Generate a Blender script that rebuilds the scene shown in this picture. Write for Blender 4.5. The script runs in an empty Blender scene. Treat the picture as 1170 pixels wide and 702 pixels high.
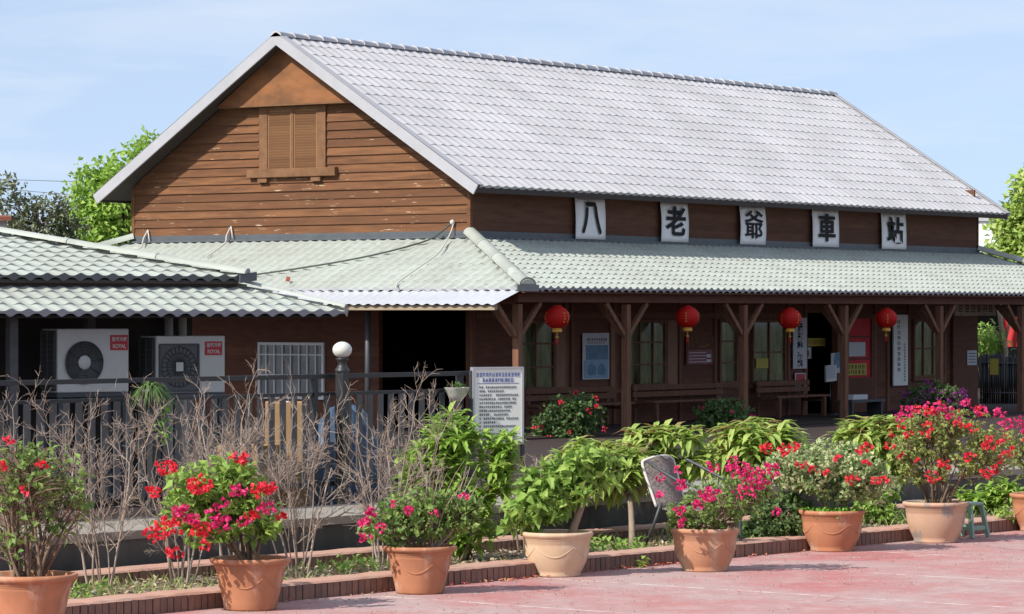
import bpy, math, random
from mathutils import Vector, Matrix
V = Vector
R = random.Random(11)
SC = bpy.context.scene
COL = SC.collection
PI = math.pi
# ---------------------------------------------------------------- camera model (photo 1170 x 702)
F, YAW, HY = 3863.4, .95575, 358.87
CX, CY, CZ = -48.93, -35.48, 2.1
S_, C_ = math.sin(YAW), math.cos(YAW)
FWD, RGT, UP = V((S_, C_, 0)), V((C_, -S_, 0)), V((0, 0, 1))
CAM = V((CX, CY, CZ))
def ray(px, py): return FWD + RGT * ((px - 585) / F) + UP * (-(py - HY) / F)
def dep(px, py, d): return CAM + ray(px, py) * d
def onx(px, py, x): r = ray(px, py); return CAM + r * ((x - CX) / r.x)
def ony(px, py, y): r = ray(px, py); return CAM + r * ((y - CY) / r.y)
def onz(px, py, z): r = ray(px, py); return CAM + r * ((z - CZ) / r.z)
# kerb frame: u runs along the kerb, v goes back towards the station
KO, KA = V((-31.85, -19.74, 0)), math.radians(-3.65)
KU, KV = V((math.cos(KA), math.sin(KA), 0)), V((-math.sin(KA), math.cos(KA), 0))
def kp(u, v, z=0): return KO + KU * u + KV * v + UP * z
def kpx(px, v, z=0):
    r = ray(px, HY); t = (v - (CAM - KO).dot(KV)) / r.dot(KV)
    p = CAM + r * t; return V((p.x, p.y, z))
def depth(p): return (V(p) - CAM).dot(FWD)
def ku(p): return (V(p) - KO).dot(KU)

# ---------------------------------------------------------------- mesh builder
class MB:
    def __init__(s): s.v = []; s.f = []; s.m = []; s.sm = []
    def add(s, vs, fs, m=0, smooth=False):
        o = len(s.v); s.v.extend([tuple(x) for x in vs])
        for f in fs: s.f.append(tuple(i + o for i in f)); s.m.append(m); s.sm.append(smooth)
    def obox(s, c, h, ax=None, m=0):
        ax = ax or (V((1, 0, 0)), V((0, 1, 0)), V((0, 0, 1))); c = V(c)
        vs = [c + ax[0] * (h[0] * i) + ax[1] * (h[1] * j) + ax[2] * (h[2] * k) for i in (-1, 1) for j in (-1, 1) for k in (-1, 1)]
        s.add(vs, [(0, 1, 3, 2), (4, 6, 7, 5), (0, 4, 5, 1), (2, 3, 7, 6), (0, 2, 6, 4), (1, 5, 7, 3)], m)
    def box(s, a, b, m=0):
        a, b = V(a), V(b); s.obox((a + b) / 2, [abs(x) / 2 for x in (b - a)], None, m)
    def bar(s, a, b, w, h, m=0, up=None):
        a, b = V(a), V(b); d = (b - a); L = d.length; d.normalize()
        up = V(up) if up else (V((0, 0, 1)) if abs(d.z) < .95 else V((1, 0, 0)))
        r = d.cross(up).normalized(); u = r.cross(d).normalized()
        s.obox((a + b) / 2, (L / 2, w / 2, h / 2), (d, r, u), m)
    def tube(s, pts, rad, n=6, m=0, cap=True, smooth=True):
        pts = [V(p) for p in pts]
        if not hasattr(rad, '__len__'): rad = [rad] * len(pts)
        d0 = (pts[1] - pts[0]).normalized()
        a = d0.cross(V((0, 0, 1)) if abs(d0.z) < .9 else V((1, 0, 0))).normalized()
        vs = []
        for i, p in enumerate(pts):
            d = (pts[min(i + 1, len(pts) - 1)] - pts[max(i - 1, 0)]).normalized()
            a = (a - d * a.dot(d)).normalized(); b = d.cross(a)
            for k in range(n):
                t = 2 * PI * k / n; vs.append(p + (a * math.cos(t) + b * math.sin(t)) * rad[i])
        fs = [(i * n + k, i * n + (k + 1) % n, (i + 1) * n + (k + 1) % n, (i + 1) * n + k) for i in range(len(pts) - 1) for k in range(n)]
        if cap: fs += [tuple(range(n))[::-1], tuple((len(pts) - 1) * n + k for k in range(n))]
        s.add(vs, fs, m, smooth)
    def lathe(s, prof, n=32, c=(0, 0, 0), m=0, smooth=True, sx=1, sy=1):
        c = V(c); vs = [c + V((r * sx * math.cos(2 * PI * k / n), r * sy * math.sin(2 * PI * k / n), z)) for r, z in prof for k in range(n)]
        fs = [(i * n + k, i * n + (k + 1) % n, (i + 1) * n + (k + 1) % n, (i + 1) * n + k) for i in range(len(prof) - 1) for k in range(n)]
        s.add(vs, fs, m, smooth)
    def grid(s, fn, nu, nv, m=0, smooth=True):
        vs = [fn(i / nu, j / nv) for j in range(nv + 1) for i in range(nu + 1)]
        fs = [(j * (nu + 1) + i, j * (nu + 1) + i + 1, (j + 1) * (nu + 1) + i + 1, (j + 1) * (nu + 1) + i) for j in range(nv) for i in range(nu)]
        s.add(vs, fs, m, smooth)
    def poly(s, pts, th, m=0):
        """flat polygon given a thickness vector"""
        n = len(pts); th = V(th); vs = [V(p) for p in pts] + [V(p) + th for p in pts]
        s.add(vs, [tuple(range(n)), tuple(range(2 * n - 1, n - 1, -1))] + [(i, n + i, n + (i + 1) % n, (i + 1) % n) for i in range(n)], m)
    def leaf(s, p, d, up, L, W, droop=.25, m=0):
        d = d.normalized(); r = d.cross(up)
        if r.length < 1e-3: r = d.cross(V((1, 0, 0)))
        r.normalize(); u = r.cross(d)
        mid = p + d * (L * .45) - u * (L * droop * .1); tip = p + d * L - u * (L * droop)
        fold = u * (W * .18)
        s.add([p, mid + r * (W / 2) + fold, mid, mid - r * (W / 2) + fold, tip], [(0, 2, 1), (0, 3, 2), (1, 2, 4), (2, 3, 4)], m, False)
    def longleaf(s, p, d, up, L, W, droop=.5, m=0):
        d = d.normalized(); r = d.cross(up)
        if r.length < 1e-3: r = d.cross(V((1, 0, 0)))
        r.normalize(); u = r.cross(d); f = u * (W * .2)
        def c(t): return p + d * (L * t * (1 - droop * .3 * t)) - u * (L * droop * t * t)
        a, b, e = c(.28), c(.65), c(1)
        s.add([p, a + r * W * .42 + f, a, a - r * W * .42 + f, b + r * W * .45 + f, b, b - r * W * .45 + f, e],
              [(0, 2, 1), (0, 3, 2), (1, 2, 5, 4), (2, 3, 6, 5), (4, 5, 7), (5, 6, 7)], m, False)
    def build(s, name, mats, parent=None, loc=None, rot=None, bevel=0):
        me = bpy.data.meshes.new(name); me.from_pydata(s.v, [], s.f)
        if not isinstance(mats, (list, tuple)): mats = [mats]
        for x in mats: me.materials.append(x)
        me.polygons.foreach_set('material_index', s.m); me.polygons.foreach_set('use_smooth', s.sm); me.update()
        o = bpy.data.objects.new(name, me); COL.objects.link(o)
        if parent: o.parent = parent
        if loc is not None: o.location = loc
        if rot is not None: o.rotation_euler = rot
        if bevel:
            b = o.modifiers.new('bevel', 'BEVEL'); b.width = bevel; b.segments = 2; b.limit_method = 'ANGLE'; b.angle_limit = .7
        return o
def tag(o, label=None, cat=None, group=None, kind=None):
    for k, x in (('label', label), ('category', cat), ('group', group), ('kind', kind)):
        if x: o[k] = x
    return o
def thing(name, label, cat, loc=(0, 0, 0), rz=0, group=None):
    o = bpy.data.objects.new(name, None); COL.objects.link(o); o.empty_display_size = .2
    o.location = loc; o.rotation_euler = (0, 0, rz); return tag(o, label, cat, group)
def struct(name, mb, mat): return tag(mb.build(name, mat), kind='structure')
def copy_tree(o, parent=None):
    c = o.copy(); COL.objects.link(c)
    if parent: c.parent = parent
    for ch in list(o.children): copy_tree(ch, c)
    return c
def text(body, size, mat, parent, loc, rot, bold=0, sx=1, ext=.004, name='lettering', line=1.0):
    cu = bpy.data.curves.new('lettering', 'FONT'); cu.body = body; cu.size = size; cu.offset = bold; cu.extrude = ext
    cu.align_x = 'CENTER'; cu.align_y = 'CENTER'; cu.space_line = line; cu.resolution_u = 4
    t = bpy.data.objects.new('tmp', cu); COL.objects.link(t); bpy.context.view_layer.update()
    me = bpy.data.meshes.new_from_object(t.evaluated_get(bpy.context.evaluated_depsgraph_get()))
    bpy.data.objects.remove(t); bpy.data.curves.remove(cu)
    me.materials.clear(); me.materials.append(mat)
    o = bpy.data.objects.new(name, me); COL.objects.link(o); o.parent = parent; o.location = loc; o.rotation_euler = rot; o.scale = (sx, 1, 1)
    return o

# ---------------------------------------------------------------- materials
def mat(name, base, rough=.7, spec=.3, metal=0, var=None, vscale=3, vdetail=6, vamt=.5, bump=0, bscale=40, stretch=(1, 1, 1), island=None, isl_amt=.6,
        trans=0, second=None, s2=(.55, .7), s2scale=8, s2stretch=(1, 1, 1), emit=0, boards=None, back=None, s2mask=None, snap=None):
    m = bpy.data.materials.new(name); m.use_nodes = True; nt = m.node_tree; N, Lk = nt.nodes, nt.links
    b = N['Principled BSDF']; b.inputs['Roughness'].default_value = rough; b.inputs['Specular IOR Level'].default_value = spec; b.inputs['Metallic'].default_value = metal
    col = N.new('ShaderNodeRGB'); col.outputs[0].default_value = (*base, 1); cur = col.outputs[0]
    tc = N.new('ShaderNodeTexCoord')
    def coords(st):
        mp = N.new('ShaderNodeMapping'); mp.inputs['Scale'].default_value = st; Lk.new(tc.outputs['Object'], mp.inputs['Vector']); return mp.outputs[0]
    def noise(sc, det, st):
        n = N.new('ShaderNodeTexNoise'); n.inputs['Scale'].default_value = sc; n.inputs['Detail'].default_value = det; n.inputs['Roughness'].default_value = .6
        Lk.new(coords(st), n.inputs['Vector']); return n.outputs['Fac']
    def ramp(fac, a, c):
        r = N.new('ShaderNodeMapRange'); r.inputs['From Min'].default_value = a; r.inputs['From Max'].default_value = c; Lk.new(fac, r.inputs['Value']); return r.outputs[0]
    def mix(fac, A, B):
        x = N.new('ShaderNodeMix'); x.data_type = 'RGBA'; Lk.new(fac, x.inputs['Factor']) if not isinstance(fac, float) else setattr(x.inputs['Factor'], 'default_value', fac)
        Lk.new(A, x.inputs['A'])
        if isinstance(B, tuple): x.inputs['B'].default_value = (*B, 1)
        else: Lk.new(B, x.inputs['B'])
        return x.outputs['Result']
    def mul(a, k):
        x = N.new('ShaderNodeMath'); x.operation = 'MULTIPLY'; Lk.new(a, x.inputs[0]); x.inputs[1].default_value = k; return x.outputs[0]
    if island:
        g = N.new('ShaderNodeNewGeometry'); cur = mix(mul(g.outputs['Random Per Island'], isl_amt), cur, island)
    if boards:   # each board keeps a tone of its own: boards=(axis pitch, tone)
        sx = N.new('ShaderNodeSeparateXYZ'); Lk.new(tc.outputs['Object'], sx.inputs[0])
        g = N.new('ShaderNodeNewGeometry'); cur = mix(mul(g.outputs['Random Per Island'], boards[1]), cur, boards[0])
    if snap:   # every tile keeps a slightly different tone
        mp_ = N.new('ShaderNodeMapping'); mp_.inputs['Location'].default_value = (.13, .13, -snap[3]); Lk.new(tc.outputs['Object'], mp_.inputs['Vector'])
        sn = N.new('ShaderNodeVectorMath'); sn.operation = 'SNAP'; sn.inputs[1].default_value = snap[:3]; Lk.new(mp_.outputs[0], sn.inputs[0])
        wn = N.new('ShaderNodeTexWhiteNoise'); Lk.new(sn.outputs[0], wn.inputs['Vector']); pw = N.new('ShaderNodeMath'); pw.operation = 'POWER'; pw.inputs[1].default_value = 3; Lk.new(wn.outputs['Value'], pw.inputs[0])
        cur = mix(mul(pw.outputs[0], snap[4]), cur, snap[5])
    if var: cur = mix(mul(ramp(noise(vscale, vdetail, stretch), .35, .68), vamt), cur, var)
    if second:
        f2 = ramp(noise(s2scale, 8, s2stretch), *s2)
        if s2mask:
            q = N.new('ShaderNodeMath'); q.operation = 'MULTIPLY'; Lk.new(f2, q.inputs[0]); Lk.new(ramp(noise(s2mask, 3, (1, 1, 1.4)), .5, .58), q.inputs[1]); f2 = q.outputs[0]
        cur = mix(f2, cur, second)
    if back:
        g = N.new('ShaderNodeNewGeometry'); cur = mix(g.outputs['Backfacing'], cur, back)
    Lk.new(cur, b.inputs['Base Color'])
    if emit: Lk.new(cur, b.inputs['Emission Color']); b.inputs['Emission Strength'].default_value = emit
    if bump:
        bp = N.new('ShaderNodeBump'); bp.inputs['Strength'].default_value = bump; bp.inputs['Distance'].default_value = .02
        Lk.new(noise(bscale, 6, stretch), bp.inputs['Height']); Lk.new(bp.outputs[0], b.inputs['Normal'])
    if trans:
        t = N.new('ShaderNodeBsdfTranslucent'); Lk.new(cur, t.inputs['Color']); ms = N.new('ShaderNodeMixShader'); ms.inputs[0].default_value = trans
        Lk.new(b.outputs[0], ms.inputs[1]); Lk.new(t.outputs[0], ms.inputs[2]); Lk.new(ms.outputs[0], N['Material Output'].inputs['Surface'])
    return m
M = {}
ZE_ = 4.3667
M['roof_grey'] = mat('light grey roof tile', (.57, .55, .55), .6, .3, snap=(.265, 5.5, .195, ZE_, .16, (.40, .385, .385)), var=(.43, .415, .415), vscale=.8, vamt=.8, bump=.1, bscale=30, second=(.47, .455, .45), s2=(.58, .8), s2scale=9, s2stretch=(1, .35, .35), s2mask=.5)
M['roof_green'] = mat('pale green roof tile', (.405, .44, .395), .65, .3, snap=(.225, .225, .085, 2.54, .35, (.30, .31, .28)), var=(.34, .355, .31), vscale=1.1, vamt=.9, bump=.1, second=(.235, .235, .20), s2=(.54, .76), s2scale=6, s2stretch=(1, 1, .5), s2mask=.7)
M['roof_edge'] = mat('grey roof edge', (.42, .42, .43), .6, var=(.3, .3, .3), vamt=.6)
M['barge'] = mat('grey barge board', (.40, .40, .42), .5, .4, var=(.32, .32, .33), vscale=2, vamt=.6)
M['flash'] = mat('grey flashing', (.088, .10, .11), .5, .4, var=(.065, .072, .08), vscale=4, vamt=.8)
M['soffit'] = mat('dark soffit', (.05, .04, .035), .8)
M['siding'] = mat('weathered cedar siding', (.228, .104, .046), .8, .2, boards=((.135, .060, .028), .95), var=(.095, .045, .024), vscale=2.4, vamt=.85, stretch=(6, .55, 7), bump=.35, bscale=14,
                  second=(.50, .39, .26), s2=(.62, .66), s2scale=10, s2stretch=(1, .28, 2.6), s2mask=.9)
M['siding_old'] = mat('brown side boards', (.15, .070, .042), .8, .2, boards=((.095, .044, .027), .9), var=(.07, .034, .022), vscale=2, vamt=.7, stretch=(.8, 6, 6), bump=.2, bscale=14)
M['pediment'] = mat('orange pediment board', (.29, .12, .046), .7, .25, var=(.14, .066, .03), vscale=1.6, vamt=.9, stretch=(1, 1, 2), second=(.10, .055, .033), s2=(.5, .68), s2scale=2.2, s2mask=.8)
M['louvre'] = mat('weathered louvre wood', (.30, .155, .075), .8, .2, island=(.20, .10, .05), isl_amt=.8, var=(.22, .115, .06), vscale=5, vamt=.5, stretch=(4, .3, 8))
M['frame_wood'] = mat('brown frame wood', (.21, .11, .055), .8, .2, var=(.12, .06, .03), vscale=5, vamt=.8, stretch=(4, 1, 1))
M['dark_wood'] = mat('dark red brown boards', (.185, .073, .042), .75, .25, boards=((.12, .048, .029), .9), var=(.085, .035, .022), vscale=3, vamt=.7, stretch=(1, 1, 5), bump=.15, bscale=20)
M['post_wood'] = mat('veranda post wood', (.21, .10, .06), .8, .2, var=(.11, .053, .033), vscale=4, vamt=.8, stretch=(4, 4, .6), bump=.2, bscale=20)
M['pale_wood'] = mat('pale brown panel', (.27, .14, .08), .7, .3, var=(.2, .1, .06), vscale=3, vamt=.7)
M['beam'] = mat('bare beam wood', (.36, .29, .2), .8, var=(.24, .18, .12), vscale=3, vamt=.7, stretch=(5, .5, 5))
M['glass'] = mat('dark window glass', (.012, .015, .012), .05, .5, var=(.17, .17, .075), vscale=2.6, vamt=1, stretch=(2.4, 1, .55))  # pale olive patches in the colour imitate reflections on the panes
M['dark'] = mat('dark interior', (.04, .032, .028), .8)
M['black'] = mat('black painted steel', (.018, .019, .021), .45, .5)
M['charcoal'] = mat('charcoal steel', (.045, .05, .055), .5, .5)
M['picket'] = mat('grey slat', (.118, .114, .112), .65, .3, var=(.06, .058, .058), vscale=3, vamt=.8)
M['white'] = mat('white paint', (.72, .72, .70), .5, .4)
M['ac'] = mat('aged white enamel', (.54, .53, .49), .5, .35, var=(.45, .43, .38), vscale=2.5, vamt=.6)
M['ac_grille'] = mat('grille grey', (.10, .10, .095), .5)
M['coil'] = mat('coil fins', (.07, .073, .07), .5, metal=.3)
M['red_label'] = mat('red label', (.45, .03, .04), .5)
M['banner'] = mat('white canvas banner', (.90, .90, .88), .8, .15, var=(.84, .84, .82), vscale=3, vamt=.5, trans=.15)
M['ink'] = mat('black ink', (.015, .015, .017), .7, .2)
M['blue_ink'] = mat('blue ink', (.05, .07, .3), .7)
M['board'] = mat('notice board face', (.80, .79, .75), .5, .4, var=(.72, .68, .60), vscale=3, vamt=.6)
M['alu'] = mat('aluminium frame', (.45, .46, .47), .4, .5, metal=.5)
M['globe'] = mat('opal globe', (.56, .56, .51), .3, .5, var=(.55, .55, .5), vscale=6, vamt=.6)
M['lantern'] = mat('red silk lantern', (.62, .018, .012), .6, .3, trans=.35, var=(.5, .012, .01), vscale=3, vamt=.5)
M['gold'] = mat('gold trim', (.62, .33, .05), .5, .4)
M['tassel'] = mat('red tassel', (.4, .03, .02), .8)
M['bulb'] = mat('lit bulb', (1, .85, .6), .5, emit=1.2)
M['terra'] = mat('terracotta', (.46, .20, .105), .8, .2, var=(.34, .15, .085), vscale=4, vamt=.9, second=(.60, .41, .30), s2=(.54, .72), s2scale=3.4, s2stretch=(1.6, 1.6, .7), bump=.08, bscale=60)
M['terra_worn'] = mat('worn terracotta', (.48, .235, .135), .8, .2, var=(.40, .21, .13), vscale=4, vamt=.8, second=(.52, .37, .25), s2=(.45, .68), s2scale=2.8, s2stretch=(1.6, 1.6, .7), bump=.1, bscale=60)
M['cream_pot'] = mat('cream clay', (.58, .42, .28), .8, .2, var=(.50, .33, .21), vscale=4, vamt=.7, second=(.62, .50, .36), s2=(.5, .7), s2scale=3.5, s2stretch=(1.6, 1.6, .7), bump=.1, bscale=60)
M['dusty_pot'] = mat('dusty clay', (.55, .35, .24), .8, .2, var=(.50, .29, .19), vscale=4, vamt=.7, second=(.31, .265, .235), s2=(.53, .58), s2scale=3.2, s2stretch=(1.6, 1.6, .7), bump=.1, bscale=60)
M['soil'] = mat('dry soil', (.28, .21, .145), .95, .1, var=(.18, .13, .09), vscale=6, vamt=.9, bump=.8, bscale=25, second=(.42, .36, .28), s2=(.56, .7), s2scale=22)
M['twig'] = mat('bare twig bark', (.42, .34, .28), .85, .15, island=(.20, .145, .115), isl_amt=.9)
M['bark'] = mat('grey brown bark', (.30, .235, .17), .9, .1, var=(.19, .14, .10), vscale=12, vamt=.9, bump=.4, bscale=40)
M['stem'] = mat('brown stem bark', (.15, .098, .07), .9, .1, island=(.24, .17, .12), isl_amt=.8)
def leafmat(n, a, b, amt=.9, tr=.38, back=None): return mat(n, a, .5, .35, island=b, isl_amt=amt, trans=tr, back=back)
M['lf_mid'] = leafmat('mid green leaf', (.20, .35, .07), (.37, .52, .11))
M['lf_bougain'] = leafmat('bougainvillea leaf', (.135, .245, .06), (.29, .40, .10))
M['lf_bright'] = leafmat('bright green leaf', (.24, .42, .06), (.44, .58, .13))
M['lf_big'] = leafmat('glossy big leaf', (.28, .43, .075), (.50, .58, .17))
M['lf_dark'] = leafmat('dark green leaf', (.06, .12, .035), (.13, .21, .06), tr=.25)
M['lf_new'] = leafmat('reddish new leaf', (.42, .22, .10), (.36, .30, .10))
M['lf_olive'] = leafmat('olive tree leaf', (.13, .155, .08), (.24, .26, .15), tr=.25)
M['lf_var'] = leafmat('variegated cream leaf', (.66, .66, .38), (.16, .32, .08), 1.0)
M['lf_thin'] = leafmat('sparse yellow green leaf', (.20, .30, .07), (.44, .46, .14), .9)
M['lf_ground'] = leafmat('small ground leaf', (.18, .42, .05), (.30, .56, .08))
M['grass'] = leafmat('grass blade', (.28, .42, .11), (.50, .50, .22))
M['spider'] = leafmat('arching blade', (.06, .13, .03), (.20, .30, .09))
M['litter'] = mat('dry leaf litter', (.55, .45, .31), .9, .1, island=(.28, .20, .13), isl_amt=1)
M['br_red'] = leafmat('red bract', (.72, .03, .035), (.80, .05, .10), .9, .3)
M['br_pink'] = leafmat('magenta bract', (.62, .025, .16), (.78, .06, .22), .9, .3)
M['br_purple'] = leafmat('purple bract', (.22, .03, .20), (.34, .06, .28), .9, .3)
M['petal'] = mat('fallen petal', (.55, .05, .08), .8, island=(.45, .28, .12), isl_amt=.9)
M['brick'] = mat('kerb brick', (.30, .165, .12), .85, .2, island=(.22, .135, .105), isl_amt=.9, var=(.16, .11, .09), vscale=9, vamt=.7, bump=.3, bscale=50)
M['kerbtop'] = mat('kerb coping', (.50, .28, .21), .85, .2, var=(.42, .27, .21), vscale=4, vamt=.8, second=(.45, .34, .27), s2=(.56, .72), s2scale=6, bump=.2, bscale=60)
M['mortar'] = mat('dark mortar', (.10, .08, .07), .9)
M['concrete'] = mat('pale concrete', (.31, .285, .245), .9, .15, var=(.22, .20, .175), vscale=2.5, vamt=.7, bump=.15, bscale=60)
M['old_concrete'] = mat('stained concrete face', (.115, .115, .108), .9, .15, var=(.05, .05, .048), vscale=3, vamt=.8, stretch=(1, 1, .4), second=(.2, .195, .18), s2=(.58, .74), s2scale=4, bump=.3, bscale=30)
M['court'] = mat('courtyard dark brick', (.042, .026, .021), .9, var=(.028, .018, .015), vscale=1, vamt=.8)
M['earth'] = mat('ground', (.14, .13, .09), .95, var=(.09, .12, .05), vscale=.3, vamt=.9)
M['tarp'] = mat('blue tarpaulin', (.05, .095, .16), .5, .4, var=(.03, .05, .09), vscale=5, vamt=.9, bump=.6, bscale=8)
M['card'] = mat('cardboard', (.36, .23, .115), .9, .1, var=(.28, .17, .085), vscale=4, vamt=.6)
M['rattan'] = mat('grey rattan weave', (.38, .32, .295), .8, .2, trans=.3, var=(.17, .14, .13), vscale=45, vdetail=1, vamt=.9, bump=.5, bscale=90)
M['cap'] = mat('pale woven edge', (.62, .58, .54), .7)
M['stool'] = mat('pale green plastic', (.22, .34, .25), .4, .5)
M['yellow'] = mat('yellow card', (.42, .34, .05), .6)
M['paper'] = mat('paper', (.55, .55, .56), .7)
M['poster_blue'] = mat('blue print', (.07, .15, .24), .5, var=(.15, .27, .38), vscale=6, vamt=.9)
M['poster_sky'] = mat('pale blue print', (.25, .38, .48), .5, var=(.15, .28, .42), vscale=5, vamt=.8)
M['maroon'] = mat('maroon print', (.20, .035, .05), .5, var=(.27, .10, .10), vscale=7, vamt=.8)
M['red_glow'] = mat('red curtain', (.60, .03, .045), .7, var=(.35, .02, .03), vscale=5, vamt=.7)
M['red_cloth'] = mat('red cloth', (.45, .03, .03), .7)
M['sign_wood'] = mat('old sign plank', (.34, .26, .19), .85, var=(.20, .14, .1), vscale=4, vamt=.8, stretch=(1, 1, 5))
M['white_wall'] = mat('white plaster wall', (.74, .75, .75), .8)
M['wall_grey'] = mat('weathered plaster wall', (.50, .48, .44), .9, var=(.38, .35, .3), vscale=1, vamt=.8)
M['rust'] = mat('rusty roof', (.23, .075, .045), .8)
M['cable_dark'] = mat('dark cable', (.05, .065, .055), .6)
M['cable_pale'] = mat('pale cable', (.5, .48, .44), .6)
M['awning'] = mat('galvanised sheet', (.60, .62, .66), .35, .5, metal=.25, var=(.5, .52, .55), vscale=2, vamt=.6)

def plaza_material():
    m = bpy.data.materials.new('worn red paving'); m.use_nodes = True; nt = m.node_tree; N, Lk = nt.nodes, nt.links
    b = N['Principled BSDF']; b.inputs['Roughness'].default_value = .85; b.inputs['Specular IOR Level'].default_value = .2
    tc = N.new('ShaderNodeTexCoord')
    def noise(sc, det, st=(1, 1, 1), rot=0):
        mp = N.new('ShaderNodeMapping'); mp.inputs['Scale'].default_value = st; mp.inputs['Rotation'].default_value = (0, 0, rot)
        Lk.new(tc.outputs['Object'], mp.inputs['Vector'])
        n = N.new('ShaderNodeTexNoise'); n.inputs['Scale'].default_value = sc; n.inputs['Detail'].default_value = det; n.inputs['Roughness'].default_value = .65
        Lk.new(mp.outputs[0], n.inputs['Vector']); return n.outputs['Fac']
    def rng(f, a, c, hi=1.0):
        r = N.new('ShaderNodeMapRange'); r.inputs['From Min'].default_value = a; r.inputs['From Max'].default_value = c; r.inputs['To Max'].default_value = hi; Lk.new(f, r.inputs['Value']); return r.outputs[0]
    def mix(f, A, B):
        x = N.new('ShaderNodeMix'); x.data_type = 'RGBA'; Lk.new(f, x.inputs['Factor'])
        for k, q in (('A', A), ('B', B)):
            if isinstance(q, tuple): x.inputs[k].default_value = (*q, 1)
            else: Lk.new(q, x.inputs[k])
        return x.outputs['Result']
    c = mix(rng(noise(.55, 8), .38, .62), (.45, .175, .165), (.44, .31, .295))
    c = mix(rng(noise(2.5, 8), .5, .7, .7), c, (.50, .37, .35))
    c = mix(rng(noise(30, 8, (1, .3, 1), .6), .60, .66, .85), c, (.66, .56, .53))
    c = mix(rng(noise(60, 6), .60, .68, .7), c, (.20, .11, .10))
    br = N.new('ShaderNodeTexBrick'); br.inputs['Scale'].default_value = 1; br.inputs['Brick Width'].default_value = .2; br.inputs['Row Height'].default_value = .1
    br.inputs['Mortar Size'].default_value = .004; br.inputs['Color1'].default_value = (1, 1, 1, 1); br.inputs['Color2'].default_value = (.86, .86, .86, 1); br.inputs['Mortar'].default_value = (.8, .78, .76, 1)
    Lk.new(tc.outputs['Object'], br.inputs['Vector'])
    mx = N.new('ShaderNodeMix'); mx.data_type = 'RGBA'; mx.blend_type = 'MULTIPLY'; mx.inputs['Factor'].default_value = .5; Lk.new(c, mx.inputs['A']); Lk.new(br.outputs['Color'], mx.inputs['B']); c = mx.outputs['Result']
    # worn pale joint lines every few metres across the square
    sp = N.new('ShaderNodeSeparateXYZ'); Lk.new(tc.outputs['Object'], sp.inputs[0])
    def math_(op, a, k):
        x = N.new('ShaderNodeMath'); x.operation = op
        for i, q in enumerate((a, k)):
            if isinstance(q, (int, float)): x.inputs[i].default_value = q
            else: Lk.new(q, x.inputs[i])
        return x.outputs[0]
    vo = N.new('ShaderNodeTexVoronoi'); vo.feature = 'DISTANCE_TO_EDGE'; vo.inputs['Scale'].default_value = .42
    wv = N.new('ShaderNodeVectorMath'); wv.operation = 'MULTIPLY_ADD'; nw = N.new('ShaderNodeTexNoise'); nw.inputs['Scale'].default_value = 2.5; nw.inputs['Detail'].default_value = 6
    Lk.new(tc.outputs['Object'], nw.inputs['Vector']); Lk.new(nw.outputs['Color'], wv.inputs[0]); wv.inputs[1].default_value = (.5, .5, 0); Lk.new(tc.outputs['Object'], wv.inputs[2]); Lk.new(wv.outputs[0], vo.inputs['Vector'])
    ck = math_('MULTIPLY', math_('LESS_THAN', vo.outputs['Distance'], .0035), rng(noise(1.2, 4), .45, .6, .75)); c = mix(ck, c, (.20, .12, .11))
    wob = math_('MULTIPLY', noise(3, 4), .05)
    f = math_('PINGPONG', math_('ADD', math_('ADD', sp.outputs['X'], wob), -.86), 1.05)
    line = math_('LESS_THAN', f, .022)
    line = math_('MULTIPLY', line, rng(noise(6, 6), .40, .62, .75))
    c = mix(line, c, (.72, .65, .61))
    Lk.new(c, b.inputs['Base Color'])
    bp = N.new('ShaderNodeBump'); bp.inputs['Strength'].default_value = .6; bp.inputs['Distance'].default_value = .012; Lk.new(noise(70, 8), bp.inputs['Height']); Lk.new(bp.outputs[0], b.inputs['Normal'])
    return m
M['plaza'] = plaza_material()

# ---------------------------------------------------------------- setting: ground
g = MB(); g.box((-900, -900, -.6), (900, 900, -.06)); struct('ground', g, M['earth'])
ob = MB(); ob.box((-40, -60, -.05), (60, 0, 0)); o = struct('plaza', ob, M['plaza']); o.location = KO; o.rotation_euler = (0, 0, KA)
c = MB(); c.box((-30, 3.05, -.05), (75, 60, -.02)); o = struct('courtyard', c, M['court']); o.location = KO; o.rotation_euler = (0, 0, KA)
def kerb(name, v0, z0, ztop, u0, u1, depthw):
    mb = MB(); u = u0
    while u < u1:
        w = R.uniform(.064, .074)
        mb.obox((u + w / 2, v0 + .035 + R.uniform(-.004, .004), (z0 + ztop - .02) / 2 + R.uniform(-.002, .002)), (w / 2 - .005, .035, (ztop - .02 - z0) / 2 + .006), None, 0); u += w
    mb.box((u0, v0 + .012, z0), (u1, v0 + depthw, ztop - .022), 1)
    # worn coping, uneven along its front edge
    n = int((u1 - u0) / .11); jit = [R.uniform(-.010, .007) for _ in range(n + 1)]; zj = [R.uniform(-.004, .004) for _ in range(n + 1)]
    for i in range(n):
        a, b = u0 + (u1 - u0) * i / n, u0 + (u1 - u0) * (i + 1) / n
        mb.add([(a, v0 + jit[i], ztop - .016), (b, v0 + jit[i + 1], ztop - .016), (b, v0 + .02 + jit[i + 1], ztop + zj[i + 1]), (a, v0 + .02 + jit[i], ztop + zj[i]),
                (b, v0 + depthw, ztop + zj[i + 1]), (a, v0 + depthw, ztop + zj[i]), (b, v0 + depthw, z0), (a, v0 + depthw, z0)], [(0, 1, 2, 3), (3, 2, 4, 5), (5, 4, 6, 7)], 2)
    o = struct(name, mb, [M['brick'], M['mortar'], M['kerbtop']]); o.location = KO; o.rotation_euler = (0, 0, KA)
kerb('kerb', 0, -.02, .125, -6, 30, .28)
kerb('inner_kerb', 1.44, 0, .17, -6, 30, .30)
sb = MB(); RR = random.Random(3)
hts = {}
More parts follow.
